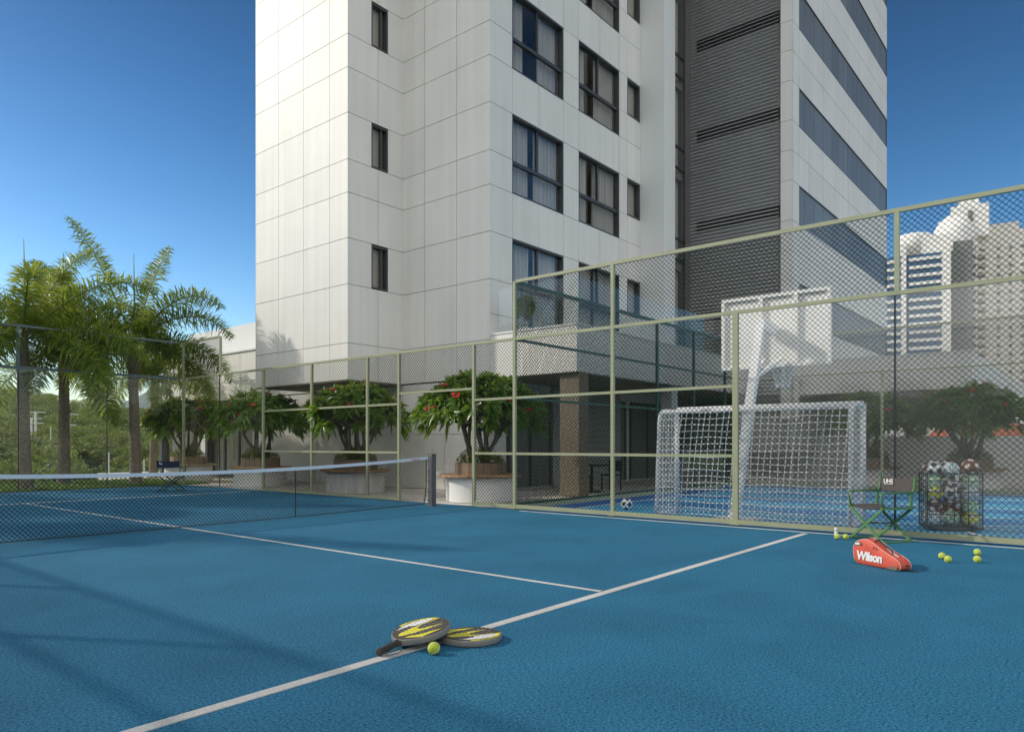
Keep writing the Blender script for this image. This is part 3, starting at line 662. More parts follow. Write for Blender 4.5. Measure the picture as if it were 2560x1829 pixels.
m=MB(); m.box(15.55,15.562,21.3,31.5,5.1,6.15); m.build('roof_railing','render',pb)
# columns and ground-floor wall
for (x,y,wx,wy,mm) in ((15.15,10.45,.22,.3,'soffit'),(20.4,10.5,.2,.2,'render'),(26.2,10.5,.2,.2,'render'),(28.2,3.9,.18,.18,'render')):
    m=MB(); m.box(x-wx,x+wx,y-wy,y+wy,0,3.13); bevel(m.build('column',mm,pb),.02)
m=MB(); m.box(15,27,13.3,13.4,0,3.12); m.build('rear_wall','render',pb)
for x0,x1 in ((15.9,18.9),(19.2,22.4),(22.8,26.4)):
    m=MB()
    for i in range(4): xx=x0+(x1-x0)*i/3; m.box(xx-.04,xx+.04,13.22,13.3,0.05,2.75)
    m.box(x0,x1,13.22,13.3,2.75,2.83); w=m.build('shopfront','dark_frame',pb); g=MB(); g.box(x0,x1,13.26,13.27,.05,2.75); g.build('glass_pane','band',w)
m=MB(); m.box(29.5,29.7,-4,7.5,0,1.6); m.box(29.5,29.7,7.5,12.6,0,3.12); m.build('garden_wall','render',pb)

# ---------------- round planters with trees ----------------
def planter():
    t=thing('round_planter','','planter',(0,0,0),0,'round planters with bench seats')
    m=MB(); m.lathe([(.80,0),(.80,.545)],48); o=m.build('base','white_base',t,False)
    m=MB(); K=28
    for k in range(K):
        a0=2*math.pi*(k+.04)/K; a1=2*math.pi*(k+.96)/K
        m.extrude([Vector((r_*math.cos(a),r_*math.sin(a),.565)) for r_,a in ((.6,a0),(.96,a0),(.96,a1),(.6,a1))],(0,0,.05))
    m.build('bench_seat','wood2',t)
    m=MB(); m.lathe([(.66,.545),(.88,.55),(.88,.564),(.66,.566)],48); m.build('seat_bracket','black',t)
    m=MB(); K=22
    for k in range(K):
        a0=2*math.pi*(k+.03)/K; a1=2*math.pi*(k+.97)/K
        m.extrude([Vector((r_*math.cos(a),r_*math.sin(a),.616)) for r_,a in ((.56,a0),(.60,a0),(.60,a1),(.56,a1))],(0,0,.27))
    m.build('planter_box','wood',t)
    m=MB(); m.lathe([(.57,.6),(.57,.84)],24); m.build('soil','soil',t); return t
def leaf(m,p,dirv,up,Lg,Wd,droop,mi=0):
    d=dirv.normalized(); s=d.cross(up); s=s.normalized() if s.length>1e-3 else d.orthogonal().normalized(); n=s.cross(d)
    i=len(m.v); prof=((0,.12),(.3,.85),(.65,1),(1,.06)); 
    for t_,w_ in prof:
        c=p+d*(Lg*t_)-Vector((0,0,1))*(droop*Lg*t_*t_)
        fold=n*(Wd*w_*.28)
        m.v+=[tuple(c-s*(Wd*w_)+fold),tuple(c),tuple(c+s*(Wd*w_)+fold)]
    for k in range(3):
        a=i+k*3; m.f+=[(a,a+1,a+4,a+3),(a+1,a+2,a+5,a+4)]; m.m+=[mi,mi]
def frangipani(seed,tips_n=190):
    rnd=random.Random(seed); t=thing('frangipani_tree','','tree',(0,0,0),0,'red flowering frangipani trees in round planters')
    b=MB(); lf=MB(); fl=MB()
    tips=[]
    stems=[(rnd.uniform(0,6.28)) for _ in range(3)]
    base=[(Vector((.12*math.cos(a),.12*math.sin(a),.80)),a) for a in (0.3,2.4,4.5)]
    for bp,a in base:
        for j in range(3):
            a2=a+(j-1)*.75+rnd.uniform(-.2,.2)
            p1=bp+Vector((.16*math.cos(a2),.16*math.sin(a2),.33+rnd.uniform(0,.12)))
            p2=Vector((.52*math.cos(a2),.52*math.sin(a2),1.62+rnd.uniform(-.1,.22)))
            if j==1: p2=Vector((.25*math.cos(a2),.25*math.sin(a2),1.85))
            b.tube([bp-Vector((0,0,.1)),p1,(p1+p2)/2+Vector((0,0,-.05)),p2],[.062,.05,.04,.033],7)
            for k in range(5):
                a3=a2+(k-2)*.42+rnd.uniform(-.2,.2); rad=rnd.uniform(.75,1.05) if k%2 else rnd.uniform(.45,.8)
                zz=2.0+.55*(1-rad/1.2)+rnd.uniform(-.05,.15)
                p3=Vector((rad*math.cos(a3),rad*math.sin(a3),zz))
                b.tube([p2,(p2+p3)/2-Vector((0,0,.06)),p3],[.033,.026,.02],6)
                for q in range(7):
                    a4=a3+rnd.uniform(-.38,.38); r4=min(rad+rnd.uniform(-.25,.58),1.45); zt=2.90-.70*(r4/1.4)**2.2+rnd.uniform(-.28,.05)
                    if rnd.random()<.28: zt-=.35
                    zt=max(zt,1.72)
                    p4=Vector((r4*math.cos(a4),r4*math.sin(a4),zt)); b.tube([p3,(p3+p4)/2-Vector((0,0,.04)),p4],[.018,.014,.011],5); tips.append((p4,(p4-p3).normalized()))
    for p,ax in tips:
        ax=(ax+Vector((0,0,.5))+Vector((p.x,p.y,0))*.35).normalized(); n_=rnd.randint(10,14)
        s=ax.orthogonal().normalized(); s2=ax.cross(s); off=rnd.random()*6
        for k in range(n_):
            a=off+k*2.4; el=R(rnd.uniform(8,62)) if k>2 else R(70)
            d=(s*math.cos(a)+s2*math.sin(a))*math.cos(el)+ax*math.sin(el)
            leaf(lf,p-ax*.05*(1-k/n_),d,ax,rnd.uniform(.22,.36),rnd.uniform(.034,.048),rnd.uniform(.15,.6))
        if rnd.random()<.085 and p.z>2.0:
            for q in range(rnd.randint(4,8)):
                c=p+ax*.13+Vector((rnd.uniform(-.08,.08),rnd.uniform(-.08,.08),rnd.uniform(-.03,.06))); a0=rnd.random()*6
                for k in range(5):
                    a=a0+k*1.257; leaf(fl,c,(s*math.cos(a)+s2*math.sin(a)+ax*.5),ax,.05,.02,.2)
    b.build('trunk','bark',t,True); lf.build('foliage','leaf',t); tag(fl.build('flowers','red',t),kind='stuff'); return t
def shrub(seed):
    rnd=random.Random(seed); t=thing('flowering_shrub','','plant',(0,0,0),0,'yellow flowering shrubs in round planters'); lf=MB(); fl=MB()
    for k in range(1500):
        a=rnd.random()*6.28; r_=.56*math.sqrt(rnd.random()); h=.86+(.33+.1*math.sin(a*3+seed))*(1-(r_/.62)**3)*rnd.random()**.6
        p=Vector((r_*math.cos(a),r_*math.sin(a),h)); d=Vector((rnd.uniform(-1,1)+p.x,rnd.uniform(-1,1)+p.y,rnd.uniform(-.2,1))); 
        if rnd.random()<.2: fl_=True; leaf(fl,p+Vector((0,0,.03)),d,Vector((0,0,1)),.04,.016,.1)
        else: leaf(lf,p,d,Vector((0,0,1)),rnd.uniform(.05,.09),.016,.3)
    lf.build('foliage','shrub',t); tag(fl.build('flowers','yellow',t),kind='stuff'); return t
PL=[(12.5,11.27,'beside the open gateway near the net post'),(12.6,16.0,'second back from the gateway, behind low wire fence'),(12.55,20.7,'third back from the gateway'),(12.55,25.4,'farthest back, beyond the glass corner of the court'),
    (25.2,3.14,'beyond the sports court behind the ball cage'),(25.2,5.9,'beyond the sports court behind the goal'),(25.2,-1.2,'beyond the sports court at the right edge')]
p0=planter(); t0=frangipani(11); t1=frangipani(23); s0=shrub(2); s1=shrub(5)
for i,(x,y,lab) in enumerate(PL):
    if i==0: a,b,c=p0,t0,s0; a.location=(x,y,0); b.location=(x,y,0); c.location=(x,y,0); b.rotation_euler.z=2.0
    elif i==1: a=copy_tree(p0,(x,y,0),.1); b=t1; b.location=(x,y,0); c=s1; c.location=(x,y,0); b.rotation_euler.z=.5
    else: a=copy_tree(p0,(x,y,0),.37*i); b=copy_tree(t0 if i%2 else t1,(x,y,0),1.7*i,scale=1.0 if i!=4 else 1.04); c=copy_tree(s0 if i%2 else s1,(x,y,0),1.1*i)
    a['label']='white round planter with slatted bench, '+lab; b['label']='frangipani tree with red flowers, '+lab; c['label']='yellow flowering shrub in planter, '+lab

# ---------------- palms ----------------
def palm(seed,trunk_h,fr_len=3.9,nf=12,tr=.17,fixed=None,spear=True,leafL=.74):
    rnd=random.Random(seed); t=thing('palm_tree','','palm',(0,0,0),0,'palms beyond the far end of the court')
    m=MB(); pts=[];rad=[]; K=int(trunk_h/.09)
    for k in range(K+1):
        z=trunk_h*k/K; b_=1+.25*math.exp(-z*1.8); pts.append((.05*math.sin(z*.5+seed),.04*math.sin(z*.4),z)); rad.append(tr*b_*(1-.12*z/trunk_h)*(1.03 if k%2 else .975))
    m.tube(pts,rad,14); m.build('trunk','bark',t,False)
    top=Vector(pts[-1]); m=MB(); m.tube([top-Vector((0,0,.02)),top+Vector((0,0,.2)),top+Vector((0,0,.7)),top+Vector((0,0,1.15))],[tr*.95,tr*1.12,tr*.85,tr*.45],12); m.build('crown_shaft','shaft',t,True)
    c0=top+Vector((0,0,.95)); rc=MB(); lf=MB()
    if spear: rc.tube([c0,c0+Vector((.05,0,1.2)),c0+Vector((.02,0,2.9))],[.05,.03,.008],5)
    fr=[]
    for k in range(nf):
        az=k*2.4+rnd.uniform(-.3,.3); el=R(68-74*(k/(nf-1))+rnd.uniform(-8,8)); fr.append((az,el,fr_len*rnd.uniform(.85,1.1)))
    if fixed: fr+=fixed
    for az,el,Lf in fr:
        d=Vector((math.cos(az)*math.cos(el),math.sin(az)*math.cos(el),math.sin(el))); p=c0.copy(); K=56; step=Lf/K; pl=[p.copy()]; dl=[d.copy()]
        for i in range(K):
            bend=(.010+.040*(i/K)**1.5)*(1.0 if el>R(-20) else .5)*(4/Lf)
            d=(d+Vector((0,0,-1))*bend*max(.3,math.sqrt(max(0,1-d.z*d.z)))*1.25).normalized(); p=p+d*step; pl.append(p.copy()); dl.append(d.copy())
        rc.tube(pl[::3]+[pl[-1]],[.032*(1-.85*i/(len(pl[::3]))) for i in range(len(pl[::3])+1)],5)
        for i in range(6,K+1):
            tt=i/K; ll=leafL*(math.sin(math.pi*min(1,.16+.80*tt))**.6)*rnd.uniform(.85,1.1)
            dd=dl[i]; s=dd.cross(Vector((0,0,1))); s=s.normalized() if s.length>.05 else Vector((1,0,0)); n=s.cross(dd)
            for sub in range(2):
                q=pl[i]+dd*step*.5*sub
                for sg in (-1,1):
                  for lay in range(2):
                    an=R(rnd.uniform(-50,35) if lay==0 else rnd.uniform(15,80)); out=(s*sg*math.cos(an)+n*math.sin(an)); v=(out+dd*rnd.uniform(.2,.65)).normalized()
                    w_=.019; e1=q+v*ll*.5-Vector((0,0,.05*ll)); e2=q+v*ll*.93-Vector((0,0,rnd.uniform(.15,.42)*ll)); side=v.cross(n).normalized()*w_
                    if side.length<1e-4: side=dd*w_
                    j=len(lf.v); lf.v+=[tuple(q-side*.5),tuple(q+side*.5),tuple(e1+side),tuple(e1-side),tuple(e2)]; lf.f+=[(j,j+1,j+2,j+3),(j+3,j+2,j+4)]; lf.m+=[0,0]
    rc.build('frond_stalk','rachis',t,True); lf.build('fronds','palm',t); return t
# screen-right on the far side is roughly (+.64,-.77); azimuths measured in world
RT=math.atan2(-.7713,.6365)
pa=palm(3,3.35,3.6,9,.165,fixed=[(RT+.15,R(48),4.2),(RT-.2,R(10),3.4),(RT+3.1,R(5),3.3)])
pbm=palm(8,3.7,3.9,9,.165,fixed=[(RT+3.3,R(70),4.4),(RT,R(38),3.6),(RT+.1,R(-2),3.2),(RT+3.0,R(8),3.2)])
pa.location=(7.05,23.9,0); pa['label']='palm with spear leaf, nearest the left edge of the picture'
pbm.location=(10.3,24.5,0); pbm['label']='tallest palm, just left of the folding chair behind the glass'
c=copy_tree(pa,(8.75,26.0,0),1.9,'second palm from the left, with a reddish brown trunk',scale=1.04)
c=copy_tree(pa,(13.0,29.2,0),4.2,'thinner palm behind the farthest planter, right of the tallest palm',scale=.9)
for x,y,rz,sc in ((1.5,25.5,1,1.25),(-2.2,24.2,2.2,1.2),(-8.5,16.5,4,1.15)):
    copy_tree(pbm if x<0 else pa,(x,y,0),rz,'palm beyond the left edge, seen only by its soft shadow on the blue court',scale=sc)
# small potted palm on the terrace
pp=palm(21,.22,.75,10,.03,spear=False,leafL=.26); pp.scale=(.62,.62,.62); pp.location=(15.3,12.2,4.42); pp.name='potted_palm'; del pp['group']; pp['label']='small palm in a pot behind the glass railing of the roof terrace'; pp['category']='plant'
m=MB(); m.lathe([(.16,-.3),(.24,.1),(.2,.1)],20); m.build('pot','white_base',pp)

# ---------------- goal ----------------
t=thing('football_goal','white framed goal with white square net, standing on the sports court behind the wire fence','goal',(0,0,0))
ga,gb=3.04,6.33; GX=12.63; GB=11.83; gz=1.97
for y in (ga,gb):
    m=MB(); m.tube([(GX,y,0),(GX,y,gz)],.042,12); m.build('post','steel',t,True)
    m=MB(); m.tube([(GX,y,gz-.042),(GB+.35,y,gz-.042),(GB+.22,y,gz-.06),(GB+.13,y,gz-.12),(GB+.09,y,gz-.25),(GB+.02,y,.6),(GB-.03,y,0)],.036,10); m.build('side_frame','steel',t,True)
    m=MB(); m.tube([(GX,y,.04),(GB-.02,y,.04)],.025,8); m.build('ground_bar','steel',t,True)
m=MB(); m.tube([(GX,ga,gz),(GX,gb,gz)],.042,12); m.build('crossbar','steel',t,True)
m=MB(); m.tube([(GB+.2,ga,gz-.07),(GB+.2,gb,gz-.07)],.036,12); m.build('rear_bar','steel',t,True)
m=MB(); pt=.112; n_=int((gb-ga)/pt)
def netx(z): return GB+.08-.12*(1-z/gz)-.05*math.sin(z/gz*3.14)
zs=[gz-.1-i*pt for i in range(18)]
for k in range(n_+1):
    y=ga+.03+k*pt
    m.tube([(netx(z),min(max(y+.10*(1-z/gz)*(1 if k<n_-1 else 0),ga),gb)+.012*math.sin(k*1.7+z*3),max(z,.01)) for z in [gz-.08]+zs[::2]],.0072,4,cap=False)
for i,z in enumerate(zs):
    if z<.02: continue
    m.tube([(netx(z),ga+(gb-ga)*q/10,z-.012*math.sin(q*1.9+i)) for q in range(11)],.0072,4,cap=False)
for y in (ga,gb):
    for i,z in enumerate(zs):
        if z>.02: m.tube([(netx(z),y,z),(GX,y,z)],.0072,4,cap=False)
    for k in range(1,7): x=GB+k*.115; m.tube([(x,y,gz-.08),(x+.01,y,.04)],.0072,4,cap=False)
for k in range(n_+1): y=ga+.03+k*pt; m.tube([(GB+.2,y,gz-.08),(GX,y,gz-.02)],.0072,4,cap=False)
m.build('goal_net','cord',t)
# ---------------- basketball hoop ----------------
t=thing('basketball_stand','white basketball backboard and hoop on a leaning steel arm, seen from behind','basketball hoop',(0,0,0))
BX=14.0; y0,y1,z0_,z1_=3.92,6.02,2.80,4.22
m=MB(); m.box(BX+.03,BX+.06,y0,y1,z0_,z1_); m.build('backboard','board',t)
m=MB()
m.box(BX-.03,BX+.029,y0,y1,z1_-.06,z1_+.003); m.box(BX-.03,BX+.029,y0,y1,z0_-.003,z0_+.05); m.box(BX-.03,BX+.029,y0-.003,y0+.06,z0_+.05,z1_-.06); m.box(BX-.03,BX+.029,y1-.06,y1+.003,z0_+.05,z1_-.06)
for y in (4.55,5.22): m.box(BX-.04,BX+.028,y-.04,y+.04,z0_+.05,z1_-.06)
m.build('board_frame','board',t)
m=MB(); m.bar((11.95,4.93,0),(13.55,5.05,3.62),.13,.15,up=(0,1,0)); m.build('mast','steel',t)
m=MB(); m.bar((13.45,5.04,3.56),(BX-.04,4.98,3.50),.17,.2); m.build('arm','steel',t)
m=MB(); m.bar((13.0,5.0,2.5),(BX-.04,4.8,2.95),.06,.06); m.bar((13.0,5.04,2.5),(BX-.04,5.15,2.95),.06,.06); m.build('brace','steel',t)
m=MB(); m.box(11.7,12.5,4.6,5.3,0.002,.03); m.build('base_plate','steel',t)
hc=(BX+.36,4.93,2.86); m=MB(); m.tube([(hc[0]+.225*math.cos(a*math.pi/12),hc[1]+.225*math.sin(a*math.pi/12),hc[2]) for a in range(24)],.011,6,closed=True); m.box(BX+.06,BX+.14,4.87,4.99,2.82,2.9); m.build('rim',mat('rim_orange',(.6,.16,.04),.5),t)
m=MB()
for k in range(12):
    for sg in (1,-1):
        pts=[]
        for i in range(5): a=2*math.pi*k/12+sg*i*.26; r_=.22-.10*i/4+.015*(i==4); pts.append((hc[0]+r_*math.cos(a),hc[1]+r_*math.sin(a),hc[2]-.11*i))
        m.tube(pts,.0072,4,cap=False)
m.build('hoop_net','cord',t)

# ---------------- balls ----------------
phi=(1+5**.5)/2; ICO=[Vector(v).normalized() for v in [(0,s1*1,s2*phi) for s1 in (-1,1) for s2 in (-1,1)]+[(s1*1,s2*phi,0) for s1 in (-1,1) for s2 in (-1,1)]+[(s2*phi,0,s1*1) for s1 in (-1,1) for s2 in (-1,1)]]
def soccer(kind):
    bm=bmesh.new(); bmesh.ops.create_icosphere(bm,subdivisions=4,radius=.118)
    me=bpy.data.meshes.new('football'); cols={'black':((.88,.88,.87),(.03,.03,.03),(.03,.03,.03)),'green':((.88,.88,.88),(.06,.55,.06),(.7,.72,.72)),'orange':((.10,.05,.045),(.88,.86,.84),(.70,.22,.04)),'yellow':((.80,.80,.05),(.72,.74,.8),(.05,.06,.14)),'teal':((.88,.88,.88),(.03,.30,.36),(.7,.7,.72))}[kind]
    for i,cc in enumerate(cols):
        key=f'ball_{kind}_{i}'
        if key not in M: M[key]=mat(key,cc,.35)
        me.materials.append(M[key])
    for f_ in bm.faces:
        c=f_.calc_center_median().normalized(); d=sorted([c.angle(v) for v in ICO]); a=math.degrees(d[0])
        if kind in('black',): mi=1 if a<20 else 0
        elif kind=='yellow': mi=1 if a<17 else (2 if a<22 else 0)
        elif kind=='orange': mi=1 if a<16 else (2 if 19<a<24 else 0)
        elif kind=='green': mi=1 if 12<a<22 or math.degrees(d[1]-d[0])<3 and a>28 else 0
        else: mi=1 if 15<a<20 or math.degrees(d[1]-d[0])<4 else 0
        f_.material_index=mi; f_.smooth=True
    bm.to_mesh(me); bm.free(); return me
SM={k:soccer(k) for k in ('black','green','orange','yellow','teal')}
DESC={'black':'white football with black patches','green':'white football with green swirls','orange':'dark football with orange rings and white spots','yellow':'yellow football with navy ringed white patches','teal':'white football with thin teal stripes'}
def putball(k,loc,lab,group=None):
    o=bpy.data.objects.new('football',SM[k]); COL.objects.link(o); o.location=loc; o.rotation_euler=(random.uniform(0,6),random.uniform(0,6),random.uniform(0,6)); tag(o,lab,'football',group); return o
putball('black',(12.55,7.39,.12),'white and black football lying on the sports court left of the goal')
# ball cage, local frame: u along front (towards -Y), v back
ca=Vector((12.33,2.08,0)); cu=Vector((.25,-.67,0)).normalized(); cv=Vector((.94,.34,0)).normalized(); cw,cd,ch=.72,.6,.87
t=thing('ball_cage','black steel cage trolley heaped with footballs, behind the fence beside the green chair','ball cage',(0,0,0))
def cp(a,b,z): return ca+cu*a+cv*b+Vector((0,0,z))
for a,b in ((0,0),(cw,0),(cw,cd),(0,cd)): m=MB(); m.bar(cp(a,b,.04),cp(a,b,ch),.022,.022); m.build('corner_post','black',t)
m=MB()
for z in (.06,.26,.43,.60,.76,ch):
    for p_,q_ in (((0,0),(cw,0)),((cw,0),(cw,cd)),((cw,cd),(0,cd)),((0,cd),(0,0))):
        m.bar(cp(*p_,z),cp(*q_,z),.008,.014)
m.build('hoop_bar','black',t)
m=MB()
for k in range(1,4): m.bar(cp(cw*k/4,0,.05),cp(cw*k/4,0,ch),.02,.01); m.bar(cp(cw*k/4,cd,.05),cp(cw*k/4,cd,ch),.02,.01)
for k in range(1,4): m.bar(cp(0,cd*k/4,.05),cp(0,cd*k/4,ch),.01,.012); m.bar(cp(cw,cd*k/4,.05),cp(cw,cd*k/4,ch),.01,.012)
m.build('upright_bar','black',t)
m=MB(); m.extrude([cp(0,0,.04),cp(cw,0,.04),cp(cw,cd,.04),cp(0,cd,.04)],(0,0,.03)); m.build('floor_tray','black',t)
lay=[['teal','green','yellow','black','orange','green'],['orange','orange','green','teal','black','yellow'],['yellow','black','teal','green','orange','black'],['green','black','green','teal','orange','black'],['black','teal','orange','orange','black','green']]
row=['bottom','second','third','fourth','top']
col=['front left','front middle','front right','back left','back middle','back right']
for li,ly in enumerate(lay):
    for i,k in enumerate(ly):
        if li==4 and i in (5,): continue
        c_=i%3; rw=i//3; off=.02*((li%2)*2-1)
        a=.125+c_*.235+(off if c_==1 else 0)
        b=.135+rw*.30+(.02 if li%2 else 0)*(1 if rw==0 else -1)
        z=.19+li*.185+(.02 if c_==1 else 0)
        if li==4: z+=[.0,-.03,.04][c_]
        p_=cp(a,b,z); putball(k,p_,f'{DESC[k]}, {row[li]} layer {col[i]} of the black cage','footballs heaped in the black cage')
# tennis ball
def tball():
    bm=bmesh.new(); bmesh.ops.create_uvsphere(bm,u_segments=32,v_segments=20,radius=.039); me=bpy.data.meshes.new('felt')
    for f_ in bm.faces: f_.smooth=True
    bm.to_mesh(me); bm.free(); me.materials.append(M['ball'])
    t=thing('tennis_ball','','tennis ball',(0,0,0),0,'tennis balls on the court'); o=bpy.data.objects.new('felt',me); COL.objects.link(o); o.parent=t
    m=MB(); pts=[]; 
    for i in range(64):
        a=2*math.pi*i/64; A=.44; x=math.cos(a)+ .0; 
        aa=math.pi/2-(math.pi/2-A)*math.cos(a); bb=a/2+A*math.sin(2*a)
        v=Vector((math.sin(aa)*math.cos(bb),math.sin(aa)*math.sin(bb),math.cos(aa)))
        pts.append(v)
    pts=[]
    for i in range(80):
        s=2*math.pi*i/80; a_,b_=.75,.25
        v=Vector((a_*math.cos(s)+b_*math.cos(3*s),a_*math.sin(s)-b_*math.sin(3*s),2*math.sqrt(a_*b_)*math.sin(2*s))).normalized()*.0388; pts.append(v)
    m.tube(pts,.0019,5,closed=True); m.build('seam','seam',t,True); return t
tb=tball(); tb.location=(3.14,3.22,.039); tb.rotation_euler=(.5,.9,.2); tb['label']='large near tennis ball beside the two rackets on the white line'
for (x,y,lab,rz) in ((9.42,1.44,'back left tennis ball of the touching pair right of the red bag',1),(9.20,1.35,'front right tennis ball of the touching pair right of the red bag',2),(10.0,1.17,'farther of the two tennis balls lying one behind the other at the right',3),(9.40,1.10,'nearer of the two tennis balls lying one behind the other at the right',4),(10.50,2.86,'tennis ball in front of the small white bottle by the fence',5),(10.54,2.76,'tennis ball just right of the small white bottle by the fence',.5)):
    c=copy_tree(tb,(x,y,.039),rz,lab); c.rotation_euler=(rz,rz*1.7,rz*.6)
t=thing('water_bottle','small white plastic bottle with grey cap by the fence, left of green chair','bottle',(10.78,2.95,0))
m=MB(); m.lathe([(.03,0),(.036,.01),(.036,.1),(.028,.115),(.036,.13),(.036,.17),(.02,.2)],20); m.build('body','bottle',t,True)
m=MB(); m.lathe([(.021,.2),(.021,.235)],16); m.build('cap','grey_metal',t); t.scale=(.7,.7,.68)

# ---------------- rackets ----------------
def racket(lab):
    t=thing('padel_racket',lab,'racket',(0,0,0),0,'black and yellow padel rackets')
    th=.041
    # outline: butt at x=0, tip at x=.60 ; head centre .39
    def out(k,K,s=1.0):
        a=-math.pi+2*math.pi*k/K
        x=.385+.212*s*math.cos(a); y=.185*s*math.sin(a)
        if math.cos(a)<0: y*=1-.18*(-math.cos(a))**2
        return x,y
    K=64; bm=MB(); i0=0
    rings=[(1-.0,.006,),(1,.018)]
    prof=[(.965,0.0),(.99,.004),(1.0,.014),(1.0,th-.012),(.99,th-.003),(.965,th)]
    vs=[]
    for s,z in prof:
        for k in range(K):
            x,y=out(k,K,s); bm.v.append((x,y,z))
    for j in range(len(prof)-1):
        for k in range(K): bm.f.append((j*K+k,j*K+(k+1)%K,(j+1)*K+(k+1)%K,(j+1)*K+k)); bm.m.append(0)
    bm.f.append(tuple(range(K-1,-1,-1))); bm.m.append(0); bm.f.append(tuple((len(prof)-1)*K+k for k in range(K))); bm.m.append(1)
    bm.build('head',['rk_rim','rk_face'],t,False)
    # throat: tapered neck joining grip and head
    m=MB(); pts=[]
    for x,w_ in ((.145,.020),(.18,.026),(.215,.06),(.25,.105)): pts.append((x,w_))
    o_=[Vector((x,w_,.004)) for x,w_ in pts]+[Vector((x,-w_,.004)) for x,w_ in reversed(pts)]
    m.extrude(o_,(0,0,th-.0085)); bevel(m.build('throat','rk_face',t),.005)
    m=MB(); n=12; 
    pts=[];rad=[]
    for i in range(25): pts.append((.004+.165*i/24,0,.024)); rad.append(.0215+(.0016 if i%3==0 else 0)-(.0 if i>1 else .002))
    m.tube(pts,rad,10); o=m.build('grip','rk_grip',t,True); o.scale=(1,1,1)
    m=MB(); m.lathe([(.021,-.003),(.0255,0),(.0255,.012),(.021,.015)],12); o=m.build('butt_cap','rk_grip',t,True); o.rotation_euler=(0,R(90),0); o.location=(.0,0,.024)
    zt=th+.0006
    def flat(name,mt,polys,z=zt):
        m=MB()
        for p in polys: m.poly([(x,y,z) for x,y in p])
        return m.build(name,mt,t)
    def arc(cx,cy,r,a0,a1,n=14,sy=.87): return [(cx+r*math.cos(R(a0+(a1-a0)*i/n)),cy+r*sy*math.sin(R(a0+(a1-a0)*i/n))) for i in range(n+1)]
    # yellow crescent on the far rim and the swooshes
    flat('yellow_graphic','rk_yel',[arc(.385,0,.200,8,95)+arc(.385,0,.175,95,8),
        [(.222,.045),(.26,.066),(.36,.060),(.592,.015),(.585,.004),(.44,.034),(.38,.026)],[(.222,.045),(.38,.026),(.375,-.005),(.42,-.04),(.51,-.095),(.40,-.062),(.30,-.02),(.235,.02)],
        [(.215,-.015),(.24,-.075),(.262,-.125),(.30,-.125),(.43,-.152),(.34,-.10),(.28,-.068),(.25,-.03)]])
    flat('white_graphic','rk_wht',[[(.29,.128),(.37,.143),(.45,.132),(.52,.098),(.56,.055),(.555,.035),(.52,.035),(.44,.052),(.405,.07),(.39,.095),(.35,.118)]],zt+.0004)
    m=MB()
    for i in range(9):
        for j in range(7):
            x=.27+i*.030+(.015 if j%2 else 0); y=-.10+j*.034
            if ((x-.385)/.165)**2+(y/.145)**2<1 and not (abs(x-.385)<.0 ):
                m.poly([(x+.0062*math.cos(a*math.pi/5),y+.0062*math.sin(a*math.pi/5),zt+.0012) for a in range(10)])
    m.build('face_holes','rk_hole',t)
    m=MB()
    for k in range(7): a=R(35+k*6.5); m.obox((.385+.1875*math.cos(a),.1875*.87*math.sin(a),zt+.0008),Vector((-math.sin(a),math.cos(a)*.87,0))*.006,Vector((math.cos(a),math.sin(a),0))*.004,Vector((0,0,.0003)))
    m.build('rim_print','black',t)
    return t
r1_=racket('upper padel racket, its handle on the white line and head resting on the other racket')
hd=math.atan2(3.50-3.44,.38); L_=.39
r1_.location=(2.885,3.435,.006); r1_.rotation_euler=(R(-2.5),-math.asin(.055/.40),R(5))
r2_=copy_tree(r1_,(0,0,0),0,'lower padel racket lying flat, its handle hidden under the upper racket'); r2_.scale=(1,-1,1)
ang=math.atan2(3.28-3.56,3.53-3.20); r2_.location=(3.52-.385*math.cos(ang),3.265-.385*math.sin(ang),.003); r2_.rotation_euler=(0,0,ang)
# wrist cord of the upper racket
m=MB(); m.tube([(.0,.0,.024),(.02,-.05,.005),(.07,-.09,.003),(.12,-.08,.003),(.13,-.05,.003),(.09,-.03,.003),(.03,-.02,.01),(0,0,.024)],.003,5); m.build('wrist_cord','grey_metal',r1_,True)

# ---------------- racket bag ----------------
t=thing('racket_bag','red racket bag with white lettering standing on the blue court before the green chair','bag',(0,0,0))
bo=Vector((8.50,2.16,0)); bu=Vector((-.48,-.88,0)).normalized(); bv=Vector((.88,-.48,0)).normalized(); bd=.17
OL=[(.062,0),(.03,.03),(.008,.08),(0,.153),(.008,.2),(.034,.24),(.093,.27),(.152,.285),(.21,.275),(.28,.247),(.377,.19),(.475,.15),(.55,.122),(.593,.09),(.61,.055),(.603,.02),(.565,0)]
def sm(pts,it=2):
    for _ in range(it):
        q=[]; n=len(pts)
        for i in range(n):
            a=pts[i];b=pts[(i+1)%n]; q+=[(a[0]*.75+b[0]*.25,a[1]*.75+b[1]*.25),(a[0]*.25+b[0]*.75,a[1]*.25+b[1]*.75)]
        pts=q
    return pts
O2=sm(OL,2); K=len(O2); cx_,cz_=.27,.11
m=MB()
prof=[(0.0,-.004),(.45,-.012),(.8,-.010),(.94,0.0),(.985,.012),(1.0,.03),(1.0,bd/2),(1.0,bd-.03),(.985,bd-.012),(.94,bd),(.8,bd+.01),(.45,bd+.012),(0,bd+.01)]
for s,b in prof:
    for x_,z_ in O2:
        xx=cx_+(x_-cx_)*s; zz=cz_+(z_-cz_)*s; zz=max(zz,.002); p_=bo+bu*xx+bv*b+Vector((0,0,zz)); m.v.append(tuple(p_))
for j in range(len(prof)-1):
    for k in range(K): m.f.append((j*K+k,j*K+(k+1)%K,(j+1)*K+(k+1)%K,(j+1)*K+k)); m.m.append(0)
m.build('body','bag',t,True)
def bp(s,z,b=-.013): return bo+bu*s+bv*b+Vector((0,0,z))
